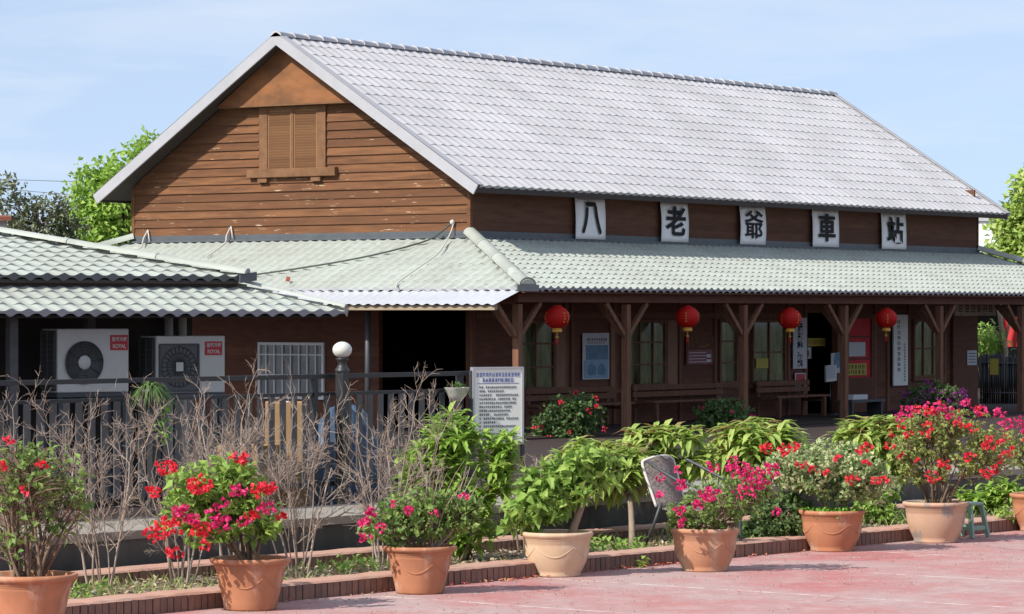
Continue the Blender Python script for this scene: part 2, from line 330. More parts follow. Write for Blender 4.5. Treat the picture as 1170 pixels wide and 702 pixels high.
def soilf(a, b):
    k = (round(a * 400), round(b * 12))
    if k not in hts: hts[k] = RR.uniform(-.02, .03)
    return V((-6 + 36 * a, .27 + 1.2 * b, .045 + hts[k] + .03 * math.sin(b * PI)))
sb.grid(soilf, 400, 12); o = struct('planting_bed', sb, M['soil']); o.location = KO; o.rotation_euler = (0, 0, KA)
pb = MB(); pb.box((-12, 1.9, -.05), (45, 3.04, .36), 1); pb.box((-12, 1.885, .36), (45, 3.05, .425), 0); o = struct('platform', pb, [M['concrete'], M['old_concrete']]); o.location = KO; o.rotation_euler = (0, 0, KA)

# ---------------------------------------------------------------- roofs
def tile_slope(mb, e0, sdir, up, nrm, smin, smax, T, pitch, course, A=.035, B=.022, m=0, me=1, nper=10, lip=.06):
    """pantiled slope: e0 eave origin, sdir along the eave, up the slope; smin(t), smax(t) bound the courses"""
    e0, sdir, up, nrm = V(e0), V(sdir), V(up), V(nrm); ds = pitch / nper
    nc = max(1, round(T / course)); course = T / nc
    S0, S1 = min(smin(0), smin(T)), max(smax(0), smax(T)); n = int((S1 - S0) / ds) + 1
    hn = [(.5 + .5 * math.cos(2 * PI * k / nper)) ** 1.6 for k in range(nper)]; prof = [A * h for h in hn]
    def P(i, t, h, lo, hi):
        s = S0 + i * ds; s = min(max(s, lo), hi); return e0 + sdir * s + up * t + nrm * (h + prof[i % nper])
    for k in range(nc):
        t0, t1 = k * course, (k + 1) * course; lo0, hi0, lo1, hi1 = smin(t0), smax(t0), smin(t1), smax(t1)
        i0 = max(0, int((min(lo0, lo1) - S0) / ds)); i1 = min(n, int((max(hi0, hi1) - S0) / ds) + 2)
        if i1 - i0 < 1: continue
        jj = [R.uniform(-.002, .003) for _ in range((i1 - i0) // nper + 2)]
        a = [P(i, t0, B * (.12 + .88 * hn[i % nper]) + jj[(i - i0) // nper], lo0, hi0) for i in range(i0, i1 + 1)]; b = [P(i, t1 + .01, 0, lo1, hi1) for i in range(i0, i1 + 1)]
        q = len(a); mb.add(a + b, [(i, i + 1, q + i + 1, q + i) for i in range(q - 1)], m, True)
        low = [P(i, t0, -.004, lo0, hi0) for i in range(i0, i1 + 1)] if k else [e0 + sdir * min(max(S0 + i * ds, lo0), hi0) - nrm * (lip * (.35 + .65 * hn[i % nper])) for i in range(i0, i1 + 1)]
        mb.add(low + a, [(i, i + 1, q + i + 1, q + i) for i in range(q - 1)], me if k == 0 else m, False)
def cap_run(mb, a, b, r, seg=.32, m=0, n=9, flat=.8, bump=.012):
    """half round cap tiles in a row from a to b"""
    a, b = V(a), V(b); d = b - a; L = d.length; d.normalize(); side = d.cross(UP).normalized(); u = side.cross(d)
    k = max(1, round(L / seg)); s = L / k
    for i in range(k):
        p0, p1 = a + d * (s * i), a + d * (s * (i + 1) + .02)
        ring = []
        for p, rr in ((p0, r + bump), (p0 + d * .05, r + bump), (p0 + d * .055, r), (p1, r)):
            ring += [p + side * (math.cos(PI * j / n) * rr) + u * (math.sin(PI * j / n) * rr * flat) for j in range(n + 1)]
        q = n + 1; mb.add(ring, [(x * q + j, x * q + j + 1, (x + 1) * q + j + 1, (x + 1) * q + j) for x in range(3) for j in range(n)], m, True)
        mb.add(ring[:q], [tuple(range(q))], m)

L_, W_ = 19.51, 8.0
OG, OE, YR, ZB, ZR, ZE = .5433, .5132, 4.0361, 3.588, 7.2476, 4.3667
VL, VG, ZV = 2.7923, 2.1974, 2.5362
ZT = 3.46           # top of the pent roof at the wall
st = thing('station_building', 'long brown timber station with light grey tiled gable roof and pale green veranda roof', 'building')
# upper gable roof
sl = V((0, YR + OE, ZR - ZE)); T = sl.length; upf = sl.normalized(); nf = V((1, 0, 0)).cross(upf)
rm = MB()
tile_slope(rm, (0, -OE, ZE), (1, 0, 0), upf, nf, lambda t: -OG + .13, lambda t: L_ + OG - .13, T, .265, .365, A=.011, B=.017)
upb = V((0, -(W_ + OE - YR), ZR - ZE)); Tb = upb.length; upb.normalize()
tile_slope(rm, (0, W_ + OE, ZE), (-1, 0, 0), upb, V((-1, 0, 0)).cross(upb), lambda t: -L_ - OG + .13, lambda t: OG - .13, Tb, .265, .365, A=.011, B=.017)
roof = rm.build('tile_roof', [M['roof_grey'], M['roof_edge']], st)
rc = MB(); cap_run(rc, (-OG, YR, ZR - .035), (L_ + OG, YR, ZR - .035), .115, .42, bump=.016); rc.box((-OG + .02, YR - .06, ZR - .12), (L_ + OG - .02, YR + .06, ZR - .02), 1); rc.build('ridge_cap', [M['roof_grey'], M['flash']], roof)
for sgn, y0, upv in ((1, -OE, upf), (-1, W_ + OE, upb)):
    nv = V((1, 0, 0)).cross(upf) if sgn == 1 else V((-1, 0, 0)).cross(upb)
    for x in (-OG, L_ + OG):
        bb = MB(); ix = 1 if x < 0 else -1
        a, e = V((x, y0, ZE)) - upv * .03, V((x, YR, ZR))
        bb.poly([a - nv * .16, e - V((0, 0, .16 / max(.5, nv.z))), e + V((0, 0, .045)), a + nv * .045], (ix * .035, 0, 0))
        bb.poly([a + nv * .046, e + nv * .046, e + nv * .046 + V((ix * .17, 0, 0)), a + nv * .046 + V((ix * .17, 0, 0))], -nv * .012)
        bb.build('barge_board', M['barge'], roof)
sf = MB()
for y0, upv, nv, ln in ((-OE, upf, nf, T), (W_ + OE, upb, V((-1, 0, 0)).cross(upb), Tb)):
    a = V((-OG + .04, y0, ZE)) + upv * .02 - nv * .075; w = V((L_ + 2 * OG - .08, 0, 0)); sf.poly([a, a + w, a + w + upv * (ln - .06), a + upv * (ln - .06)], -nv * .03)
sf.build('soffit', M['soffit'], roof)
fa = MB(); fa.box((-OG + .04, -OE + .02, ZE - .12), (L_ + OG - .04, -OE + .05, ZE - .02)); fa.box((-OG + .04, W_ + OE - .05, ZE - .12), (L_ + OG - .04, W_ + OE - .02, ZE - .02)); fa.build('fascia', M['soffit'], roof)
# upper gable wall of lapped boards
def lap_x(mb, x, ya, yb, z0, z1, sgn=-1, th=.022, m=0, yc=None, yd=None):
    yc = ya if yc is None else yc; yd = yb if yd is None else yd
    mb.add([(x, ya, z0), (x, yb, z0), (x, yd, z1), (x, yc, z1), (x + sgn * th, ya, z0), (x + sgn * th, yb, z0), (x + sgn * .006, yd, z1), (x + sgn * .006, yc, z1)],
           [(4, 5, 6, 7), (0, 4, 7, 3), (1, 2, 6, 5), (0, 1, 5, 4), (3, 7, 6, 2)], m)
def lap_y(mb, y, xa, xb, z0, z1, sgn=-1, th=.022, m=0):
    mb.add([(xa, y, z0), (xb, y, z0), (xb, y, z1), (xa, y, z1), (xa, y + sgn * th, z0), (xb, y + sgn * th, z0), (xb, y + sgn * .006, z1), (xa, y + sgn * .006, z1)],
           [(4, 5, 6, 7), (0, 4, 7, 3), (1, 2, 6, 5), (0, 1, 5, 4), (3, 7, 6, 2)], m)
def span(z):   # gable width under the rafters at height z
    k = (ZR - .15 - z) / (ZR - ZE); k = min(1, k)
    return max(0, YR - (YR + OE) * k), min(W_, YR + (W_ + OE - YR) * k)
gw = MB(); z = ZB; p = .158
while z < 5.98:
    a, b = span(z); a, b = max(a, .045), min(b, W_ - .045); a1, b1 = span(z + p + .012); a1, b1 = max(a1, .045), min(b1, W_ - .045)
    cuts = [a, b] if R.random() < .6 else [a, R.uniform(a + .8, b - .8), b]
    for i in range(len(cuts) - 1):
        lo, hi = cuts[i] + (.003 if i else 0), cuts[i + 1]
        for q0, q1 in ([(lo, min(hi, 3.24)), (max(lo, 4.86), hi)] if z + p > 4.75 else [(lo, hi)]):
            if q1 - q0 > .05: lap_x(gw, 0, q0, q1, z, min(z + p + .012, 6.0), th=.036 + R.uniform(-.005, .005), yc=max(q0, a1), yd=min(q1, b1))
    z += p
gw.build('gable_boards', M['siding'], st)
for q0, q1 in ((-.024, .05), (W_ - .05, W_ + .024)): cb = MB(); cb.box((-.034, q0, ZB), (.045, q1, 4.52)); cb.build('corner_board', M['siding'], st)
pd = MB(); zp = 5.99; a, b = span(zp); pd.poly([(-.20, a + .02, zp), (-.20, b - .02, zp), (-.20, YR, ZR - .12)], (.05, 0, 0)); pd.box((-.21, a + .05, zp - .03), (-.002, b - .05, zp - .002), 1); pd.build('pediment', [M['pediment'], M['frame_wood']], st)
# louvred window in the gable
ya, yb, z0, z1 = 3.26, 4.84, 4.80, 5.95
lw = MB(); lw.box((-.05, ya, z0), (0, ya + .2, z1)); lw.box((-.05, yb - .2, z0), (0, yb, z1)); lw.box((-.05, ya + .2, z1 - .06), (0, yb - .2, z1)); lw.box((-.048, 4.02, z0), (-.004, 4.08, z1 - .06))
lw = lw.build('louvre_window', M['frame_wood'], st)
for q0, q1 in ((ya + .2, 4.02), (4.08, yb - .2)):
    s = MB(); s.box((-.008, q0, z0), (0, q1, z1 - .06), 1)
    for q in ((q0, q0 + .035), (q1 - .035, q1)): s.box((-.034, q[0], z0), (-.008, q[1], z1 - .06))
    k = 22
    for i in range(k):
        zz = z0 + (i + .5) * (z1 - .06 - z0) / k
        s.obox((-.026, (q0 + q1) / 2, zz), (.0035, (q1 - q0) / 2 - .036, .026), (V((1, 0, .55)).normalized(), V((0, 1, 0)), V((-.55, 0, 1)).normalized()))
    s.build('shutter', [M['louvre'], M['dark']], lw)
s = MB(); s.box((-.13, 2.98, 4.64), (0, 5.08, 4.80)); s.build('sill', M['frame_wood'], lw, bevel=.008)
for yy in (3.35, 4.62): s = MB(); s.box((-.10, yy, 4.55), (-.02, yy + .22, 4.638)); s.build('bracket', M['frame_wood'], lw)
# upper long wall
uw = MB(); z = ZB
while z < 4.5:
    xs = [.045] + sorted(R.uniform(1, 18) for _ in range(3)) + [L_ - .045]
    for i in range(4): lap_y(uw, 0, xs[i] + .002, xs[i + 1], z, min(z + .172, 4.5), th=.016)
    z += .165
uw.box((.03, .002, ZT), (L_ - .03, .06, 4.5)); uw.box((.002, .06, ZT), (.06, W_ - .06, 4.5)); uw.box((L_ - .06, .05, ZT), (L_ - .002, W_ - .05, 4.9)); uw.box((.03, W_ - .06, ZT), (L_ - .03, W_ - .002, 4.5))
uw.box((L_ - .04, -.024, ZB), (L_ + .02, .04, 4.5)); uw.build('wall', M['siding_old'], st)
gb = MB(); gb.poly([(.004, .06, 4.4), (.004, W_ - .06, 4.4), (.004, YR, ZR - .2)], (.05, 0, 0)); gb.poly([(L_ - .06, .06, 4.4), (L_ - .06, W_ - .06, 4.4), (L_ - .06, YR, ZR - .2)], (.05, 0, 0)); gb.build('gable_backing', M['siding_old'], st)
fl = MB(); fl.box((-.04, -.04, ZT - .05), (L_ + .04, -.001, ZB + .0)); fl.box((-.04, -.001, ZT - .05), (-.001, W_ + .04, ZB + .0)); fl.box((-.09, -.09, ZT + .0), (L_ + .09, -.041, ZT + .035)); fl.box((-.09, -.041, ZT), (-.041, W_ + .05, ZT + .035)); fl.build('flashing', M['flash'], st)
# pent roof round the ground floor
pr = MB(); rise = ZT - ZV
up1 = V((0, VL, rise)); T1 = up1.length; up1.normalize()
tile_slope(pr, (0, -VL, ZV), (1, 0, 0), up1, V((1, 0, 0)).cross(up1), lambda t: -VG * (1 - t / T1), lambda t: L_ + VG * (1 - t / T1), T1, .225, .27, A=.022, B=.024)
up2 = V((VG, 0, rise)); T2 = up2.length; up2.normalize()
tile_slope(pr, (-VG, 0, ZV), (0, -1, 0), up2, V((0, -1, 0)).cross(up2), lambda t: -(W_ + VL * (1 - t / T2)), lambda t: VL * (1 - t / T2), T2, .225, .27, A=.024, B=.022)
up3 = V((0, -VL, rise)); up3.normalize()
tile_slope(pr, (0, W_ + VL, ZV), (-1, 0, 0), up3, V((-1, 0, 0)).cross(up3), lambda t: -(L_ + VG * (1 - t / T1)), lambda t: VG * (1 - t / T1), T1, .245, .29)
up4 = V((-VG, 0, rise)); up4.normalize()
tile_slope(pr, (L_ + VG, 0, ZV), (0, 1, 0), up4, V((0, 1, 0)).cross(up4), lambda t: -VL * (1 - t / T2), lambda t: W_ + VL * (1 - t / T2), T2, .245, .29)
pent = pr.build('veranda_roof', [M['roof_green'], M['roof_edge']], st)
for cx, cy, ex, ey in ((0, 0, -VG, -VL), (0, W_, -VG, W_ + VL), (L_, 0, L_ + VG, -VL), (L_, W_, L_ + VG, W_ + VL)):
    hc = MB(); a = V((ex, ey, ZV + .03)); b = V((cx, cy, ZT + .08)); cap_run(hc, a, b, .125, .9, flat=.9)
    d = (a - b); d.z = 0; d.normalize(); sd = V((-d.y, d.x, 0)); hc.obox(a + d * .01 + V((0, 0, -.03)), (.025, .19, .055), (d, sd, UP), 1)
    hc.add([a + d * .012 + sd * (math.cos(PI * j / 10) * .15) + UP * (math.sin(PI * j / 10) * .135 + .02) for j in range(11)], [tuple(range(11))], 1)
    hc.build('hip_cap', [M['roof_green'], M['flash']], pent)
cl = MB()   # ceiling boards under the pent roof
def pents(z, k=0.0): return None
for quad in ([(-VG + .05, -VL + .05), (L_ + VG - .05, -VL + .05), (L_, 0), (0, 0)], [(-VG + .05, W_ + VL - .05), (-VG + .05, -VL + .05), (0, 0), (0, W_)], [(L_ + VG - .05, -VL + .05), (L_ + VG - .05, W_ + VL - .05), (L_, W_), (L_, 0)], [(L_ + VG - .05, W_ + VL - .05), (-VG + .05, W_ + VL - .05), (0, W_), (L_, W_)]):
    cl.poly([(quad[0][0], quad[0][1], ZV - .05), (quad[1][0], quad[1][1], ZV - .05), (quad[2][0], quad[2][1], ZT - .06), (quad[3][0], quad[3][1], ZT - .06)], (0, 0, -.03))
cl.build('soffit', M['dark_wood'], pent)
be = MB(); be.box((-VG + .08, -2.535, 2.30), (L_ + 1.6, -2.42, 2.45)); be.box((-VG + .06, -2.4, 2.27), (-VG + .2, 2.4, 2.43)); be.build('eave_beam', M['dark_wood'], st)
# ground floor walls (openings left open)
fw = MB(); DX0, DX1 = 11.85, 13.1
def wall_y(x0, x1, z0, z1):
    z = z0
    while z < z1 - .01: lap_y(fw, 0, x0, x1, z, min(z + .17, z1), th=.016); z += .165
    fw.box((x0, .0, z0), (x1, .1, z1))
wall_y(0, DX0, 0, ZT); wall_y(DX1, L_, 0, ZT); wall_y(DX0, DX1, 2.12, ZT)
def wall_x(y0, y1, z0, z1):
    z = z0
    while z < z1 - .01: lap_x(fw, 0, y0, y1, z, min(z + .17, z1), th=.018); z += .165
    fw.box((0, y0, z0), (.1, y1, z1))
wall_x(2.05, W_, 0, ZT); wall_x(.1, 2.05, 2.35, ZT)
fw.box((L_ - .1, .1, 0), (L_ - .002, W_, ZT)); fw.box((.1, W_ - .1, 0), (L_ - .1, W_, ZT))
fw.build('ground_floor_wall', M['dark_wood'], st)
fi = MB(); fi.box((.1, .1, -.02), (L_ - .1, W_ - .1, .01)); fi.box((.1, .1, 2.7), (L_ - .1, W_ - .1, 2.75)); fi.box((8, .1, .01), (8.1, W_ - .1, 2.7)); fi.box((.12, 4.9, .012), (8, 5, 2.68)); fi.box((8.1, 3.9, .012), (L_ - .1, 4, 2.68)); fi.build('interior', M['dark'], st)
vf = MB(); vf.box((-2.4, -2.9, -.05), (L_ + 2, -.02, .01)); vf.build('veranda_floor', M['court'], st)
for x in (0.03, 3.0, 3.2, 4.62, 4.9, 6.95, 8.25, 9.45, 11.1, 11.8, 13.15, 14.75, 15.3, 16.25, 17.9): cbz = MB(); cbz.box((x - .05, -.045, .01), (x + .05, -.012, 2.9)); cbz.build('trim_board', M['post_wood'], st)
for a, b in ((.6, .68), (2.02, 2.12)): cbz = MB(); cbz.box((.1, -.05, a), (11.7, -.02, b)); cbz.build('trim_rail', M['post_wood'], st)
# posts with their braces, one mesh a post
for x in (-2.05, 1.3, 5.3, 9.1, 13.05, 16.75, 20.6):
    s = MB(); s.box((x - .062, -2.537, .01), (x + .062, -2.413, 2.265)); po = s.build('veranda_post', M['post_wood'], st)
    for sg in (-1, 1):
        s = MB(); s.bar((x + sg * .06, -2.475, 1.72), (x + sg * .66, -2.475, 2.29), .07, .08); s.build('brace', M['post_wood'], po)
    s = MB(); s.bar((x, -2.39, 1.75), (x, -1.9, 2.3), .08, .10); s.build('brace', M['post_wood'], po)
s = MB(); s.tube([(-.02 - VG, .6, 0), (-.02 - VG, .6, 2.3)], .05, 10); s.build('steel_post', M['charcoal'], st)
# ground floor windows
def sash(x0, x1, z0, z1, nx, nz, side=0):
    s = MB(); y = -.03; w = .055
    for a, b in ((x0, x0 + w), (x1 - w, x1)): s.box((a, -.075, z0), (b, y + .02, z1))
    for a, b in ((z0, z0 + w), (z1 - w, z1)): s.box((x0 + w, -.075, a), (x1 - w, y + .02, b))
    for i in range(1, nx): q = x0 + (x1 - x0) * i / nx; s.box((q - .014, -.066, z0 + w), (q + .014, -.024, z1 - w))
    for i in range(1, nz): q = z0 + (z1 - z0) * i / nz; s.box((x0 + w, -.064, q - .014), (x1 - w, -.026, q + .014))
    w_ = s.build('window', M['post_wood'], st)
    s = MB(); s.box((x0 + w - .004, -.04, z0 + w - .004), (x1 - w + .004, -.028, z1 - w + .004)); s.build('pane', M['glass'], w_)
    s = MB(); s.box((x0 - .04, -.10, z0 - .06), (x1 + .04, -.022, z0 - .002)); s.build('sill', M['post_wood'], w_)
sash(1.35, 2.60, .7, 1.98, 2, 3); sash(5.0, 6.40, .7, 1.98, 3, 3); sash(8.36, 9.05, .7, 1.98, 1, 3); sash(9.62, 10.95, .66, 1.98, 2, 2); sash(16.4, 17.75, .7, 1.98, 3, 2)
for a, b in ((2.63, 2.93), (4.46, 4.60), (6.45, 6.80)):
    s = MB(); s.box((a, -.06, .7), (b, -.022, 1.98)); s.build('panel', M['pale_wood'], st)
# glazed door with a red curtain behind its panes, and the plank door at the far end
s = MB(); s.box((13.4, -.08, .02), (13.55, -.022, 2.1)); s.box((14.5, -.08, .02), (14.65, -.022, 2.1)); s.box((13.55, -.08, .02), (14.5, -.022, .75)); s.box((13.55, -.08, 2.0), (14.5, -.022, 2.1))
for zz in (1.13, 1.60): s.box((13.55, -.07, zz), (14.5, -.022, zz + .035))
dr = s.build('glazed_door', M['dark_wood'], st)
s = MB(); s.box((13.55, -.045, .75), (14.5, -.021, 2.0)); s.build('red_pane', M['red_glow'], dr)
s = MB(); s.box((18.2, -.08, .02), (19.35, -.022, 2.15)); dr = s.build('plank_door', M['dark_wood'], st)
# window with white security bars in the gable-side wall
ya, yb, z0, z1 = 3.29, 4.86, .52, 1.57
s = MB()
for a, b in ((ya, ya + .05), (yb - .05, yb)): s.box((-.07, a, z0), (-.02, b, z1))
for a, b in ((z0, z0 + .05), (z1 - .05, z1)): s.box((-.07, ya + .05, a), (-.02, yb - .05, b))
for i in range(1, 8): q = ya + (yb - ya) * i / 8; s.box((-.066, q - .012, z0 + .05), (-.044, q + .012, z1 - .05))
for q in (1.33, .95): s.box((-.064, ya + .05, q), (-.046, yb - .05, q + .025))
bw = s.build('barred_window', M['white'], st); s = MB(); s.box((-.032, ya + .04, z0 + .04), (-.022, yb - .04, z1 - .04)); s.build('pane', mat('curtained glass', (.16, .17, .175), .12, .5, var=(.30, .31, .31), vscale=1.6, vamt=1), bw)
# strip of corrugated sheet below the gable-side eave
s = MB(); xa, xb = -VG - .72, -VG + .08; ya, yb = onx(597, 340, xb).y, 7.8  # sheet runs on unseen at the left, added to shade the lower wall
def corr(a, b):
    y = ya + (yb - ya) * a; return V((xa + (xb - xa) * b, y, 2.262 + .25 * b + .014 * math.sin(y * 2 * PI / .21)))
s.grid(corr, 420, 2); aw = s.build('sheet_awning', M['awning'], st)
s = MB(); s.box((xa + .06, ya + .05, 2.165), (xa + .14, yb - .05, 2.25)); s.build('awning_beam', M['beam'], aw)

# ---------------------------------------------------------------- the five character banners
for ch, x0, x1, what in (('八', 3.2, 4.2, 'leftmost, bearing a two stroke character'), ('老', 6.15, 7.13, 'second from left, with a hooked character'), ('爺', 9.07, 10.06, 'middle one, with the densest character'),
                         ('車', 11.96, 13.05, 'fourth from left, with a symmetrical boxed character'), ('站', 14.9, 15.99, 'rightmost, with a two part character')):
    t = thing('character_banner', 'white canvas banner under the grey eave, ' + what, 'banner', ((x0 + x1) / 2, -.07, 3.5), 0, 'character banners under the eave')
    w = (x1 - x0) / 2; s = MB(); bow = R.uniform(.01, .03); sk = R.uniform(-.012, .012)
    fn = lambda a, b: V(((a * 2 - 1) * w + sk * b * b, -bow * math.sin(PI * b) - .02 * (1 - b) - .01, .77 * b))
    s.grid(fn, 6, 8); k = s.build('cloth', M['banner'], t)
    md = k.modifiers.new('solid', 'SOLIDIFY'); md.thickness = .004; md.offset = 1
    if ch == '八':   # drawn with the hooked second stroke of the photograph
        s = MB()
        for pts in ([(-.155, .56), (-.165, .45), (-.2, .30), (-.27, .15)], [(-.16, .655), (.10, .655), (.125, .60), (.16, .45), (.21, .30), (.285, .14)]):
            s.tube([V((x_, 0, z_)) for x_, z_ in pts], .045, 10); s.lathe([(.045 * math.sin(PI * k / 8), -.045 * math.cos(PI * k / 8)) for k in range(9)], 10, (pts[-1][0], 0, pts[-1][1])); s.lathe([(.045 * math.sin(PI * k / 8), -.045 * math.cos(PI * k / 8)) for k in range(9)], 10, (pts[0][0], 0, pts[0][1]))
        o = s.build('lettering', M['ink'], t, loc=(0, -.066, 0)); o.scale = (1, .06, 1)
    else: text(ch, .60, M['ink'], t, (0, -.068, .355), (PI / 2, 0, 0), bold=.006 if ch == '爺' else .015, sx=1.22, ext=.003)

# ---------------------------------------------------------------- lanterns
lt = None
for i, (x, lab) in enumerate(((-1.08, 'red paper lantern hanging beside the corner post, above the leftmost veranda window'), (3.11, 'red paper lantern hanging in front of the maroon poster'),
                              (6.76, 'plain round red paper lantern hanging over the vertical drinks sign'), (10.53, 'red paper lantern hanging beside the long vertical name board'))):
    if lt is None:
        lt = thing('paper_lantern', lab, 'lantern', (x, -2.62, 1.84), .3, 'red lanterns along the veranda eave')
        s = MB(); n = 48; prof = []
        for j in range(25):
            a = PI * (j / 24) * .84 + PI * .08; prof.append((.222 * math.sin(a), -.2 * math.cos(a) + .2))
        vs = []
        for r, z in prof:
            for k in range(n):
                rr = r * (1 - .025 * (k % 2)); vs.append((rr * math.cos(2 * PI * k / n), rr * math.sin(2 * PI * k / n), z))
        s.add(vs, [(j * n + k, j * n + (k + 1) % n, (j + 1) * n + (k + 1) % n, (j + 1) * n + k) for j in range(24) for k in range(n)], 0, True)
        s.build('shade', M['lantern'], lt)
        s = MB(); s.lathe([(.06, .385), (.075, .385), (.075, .405), (.03, .41), (.0, .41)], 20); s.build('cap', M['lantern'], lt)
        s = MB(); s.lathe([(.0, -.055), (.085, -.055), (.09, -.04), (.08, .02), (.06, .02)], 20); s.build('collar', M['gold'], lt)
        s = MB(); s.tube([(0, 0, -.05), (0, 0, -.12)], .012, 8); s.lathe([(.0, -.12), (.026, -.13), (.026, -.155), (0, -.16)], 10); s.build('bead', M['gold'], lt)
        s = MB()
        for k in range(14): a = 2 * PI * k / 14; s.tube([(.01 * math.cos(a), .01 * math.sin(a), -.155), (.022 * math.cos(a), .022 * math.sin(a), -.27)], .005, 4)
        s.build('tassel', M['tassel'], lt)
        s = MB(); s.tube([(0, 0, .41), (0, 0, .50)], .006, 6); s.build('hanger', M['black'], lt)
        s = MB()
        for a0 in (-2.2, -1.75, -.6, .8, 2.4):
            for j in range(4):
                zz = .12 + j * .05; rr = .225 * math.sin(math.acos(max(-1, min(1, (.2 - zz) / .2)))) * 1.0 + .003; d = V((math.cos(a0), math.sin(a0), 0)); t_ = V((-d.y, d.x, 0))
                for kk in range(2): s.obox(d * rr + UP * (zz + .012 * kk), (.002, .015 - .004 * kk, .004), (d, t_, UP))
        s.build('gold_mark', M['gold'], lt)
        o = lt
    else:
        o = copy_tree(lt); o.location = (x, -2.62, 1.84 - (.03 if i > 1 else 0)); o.rotation_euler = (0, 0, .3 + i * .9); o['label'] = lab

# ---------------------------------------------------------------- posters, notices and signs on the veranda
def glyphs(mb, x, z, w, h, y, rr, m=0):
    """one illegible little printed character"""
    for q in (0.0, .5, 1.0):
        if rr.random() < .85: mb.box((x - w / 2, y - .002, z - h / 2 + q * h * .86), (x + w / 2 * rr.uniform(.6, 1), y, z - h / 2 + q * h * .86 + h * .14), m)
    for q in (rr.uniform(-.5, -.1), rr.uniform(.1, .5)): mb.box((x + q * w - w * .07, y - .003, z - h / 2), (x + q * w + w * .07, y - .0005, z + h / 2), m)
def flat(name, label, cat, x0, x1, z0, z1, mt, y=-.085, th=.008, group=None):
    t = thing(name, label, cat, ((x0 + x1) / 2, y, z0), 0, group); s = MB(); s.box((-(x1 - x0) / 2, -th, 0), ((x1 - x0) / 2, 0, z1 - z0)); s.build('panel', mt, t); return t, (x1 - x0), (z1 - z0)
rr = random.Random(5)
t, w, h = flat('poster', 'white and blue printed poster on the dark wall behind the second post', 'poster', 3.50, 4.40, .87, 1.74, M['paper'], y=-.05)
s = MB(); s.box((-w * .38, -.011, h * .42), (w * .46, -.0085, h * .74)); s.build('dark_print', M['poster_blue'], t)
s = MB(); s.box((-w * .46, -.011, .02), (w * .46, -.0085, h * .415)); s.build('pale_print', M['poster_sky'], t)
s = MB()
for cx_, rz in ((-.14, .15), (.19, .13)): s.lathe([(.0, 0), (rz * .8, 0.02), (rz, .06), (rz, .12), (rz * .6, .2), (0, .22)], 16, (cx_, -.012, .07), sy=.02)
s.build('drum_print', M['poster_blue'], t)
s = MB(); [glyphs(s, -w * .3 + k * w * .085, h * .86, w * .06, .05, -.009, rr) for k in range(9)]; s.build('lettering', M['ink'], t)
s = MB(); [glyphs(s, -w * .3 + k * w * .085, h * .79, w * .05, .03, -.009, rr) for k in range(8)]; s.build('subtitle', M['maroon'], t)
t, w, h = flat('poster', 'maroon poster with pale brush strokes behind the lantern', 'poster', 7.12, 8.16, 1.10, 1.66, M['dark_wood'], y=-.05)
s = MB(); s.box((-w * .45, -.011, 0.01), (w * .42, -.0085, h * .52)); s.build('print', M['maroon'], t)
s = MB()
for a, b, c_ in ((( -.42, .62), (-.42, .98), .02), ((-.28, .62), (-.30, .98), .018), ((-.16, .75), (-.08, .98), .018), ((-.1, .6), (.02, .74), .02), ((.0, .6), (.12, .66), .02), ((.12, .62), (.32, .72), .02), ((.1, .8), (.2, .98), .016)):
    s.bar((a[0] * w, -.012, a[1] * h), (b[0] * w, -.012, b[1] * h), .004, c_ * 1.4)
s.build('brush_stroke', M['louvre'], t)
s = MB()
for k in range(4): s.box((-w * .4, -.0125, .05 + k * .06), (w * .2, -.0105, .062 + k * .06))
s.box((w * .22, -.0125, .05), (w * .38, -.0105, .1)); s.box((w * .22, -.0125, .14), (w * .38, -.0105, .2)); s.build('lettering', M['paper'], t)
t, w, h = flat('vertical_sign', 'white vertical sign with black writing beside the open doorway', 'sign', 11.22, 11.78, .97, 2.02, M['paper'], y=-.06)
text('供\n應\n餐\n點\n、\n飲\n料', .135, M['ink'], t, (0, -.0105, h * .46), (PI / 2, 0, 0), bold=.004, sx=1.7, ext=.002, line=.97)
t, w, h = flat('sticker', 'small red, white and teal sticker under the vertical drinks sign', 'notice', 11.30, 11.74, .55, .88, M['paper'], y=-.06)
s = MB(); s.box((-w * .42, -.011, h * .55), (w * .42, -.0085, h * .94)); s.build('red_block', M['red_label'], t)
s = MB(); s.box((-w * .45, -.011, h * .02), (w * .45, -.0085, h * .2)); s.build('teal_block', M['poster_sky'], t)
t, w, h = flat('vertical_sign', 'tall cream vertical name board right of the red curtained door', 'sign', 15.42, 16.06, .55, 2.08, M['board'], y=-.075, th=.03)
s = MB()
for k in range(10): glyphs(s, -w * .14, h * .9 - k * h * .075, w * .2, h * .045, -.031, rr)
for k in range(13): glyphs(s, w * .27, h * .58 - k * h * .042, w * .12, h * .025, -.031, rr)
s.build('lettering', M['ink'], t)
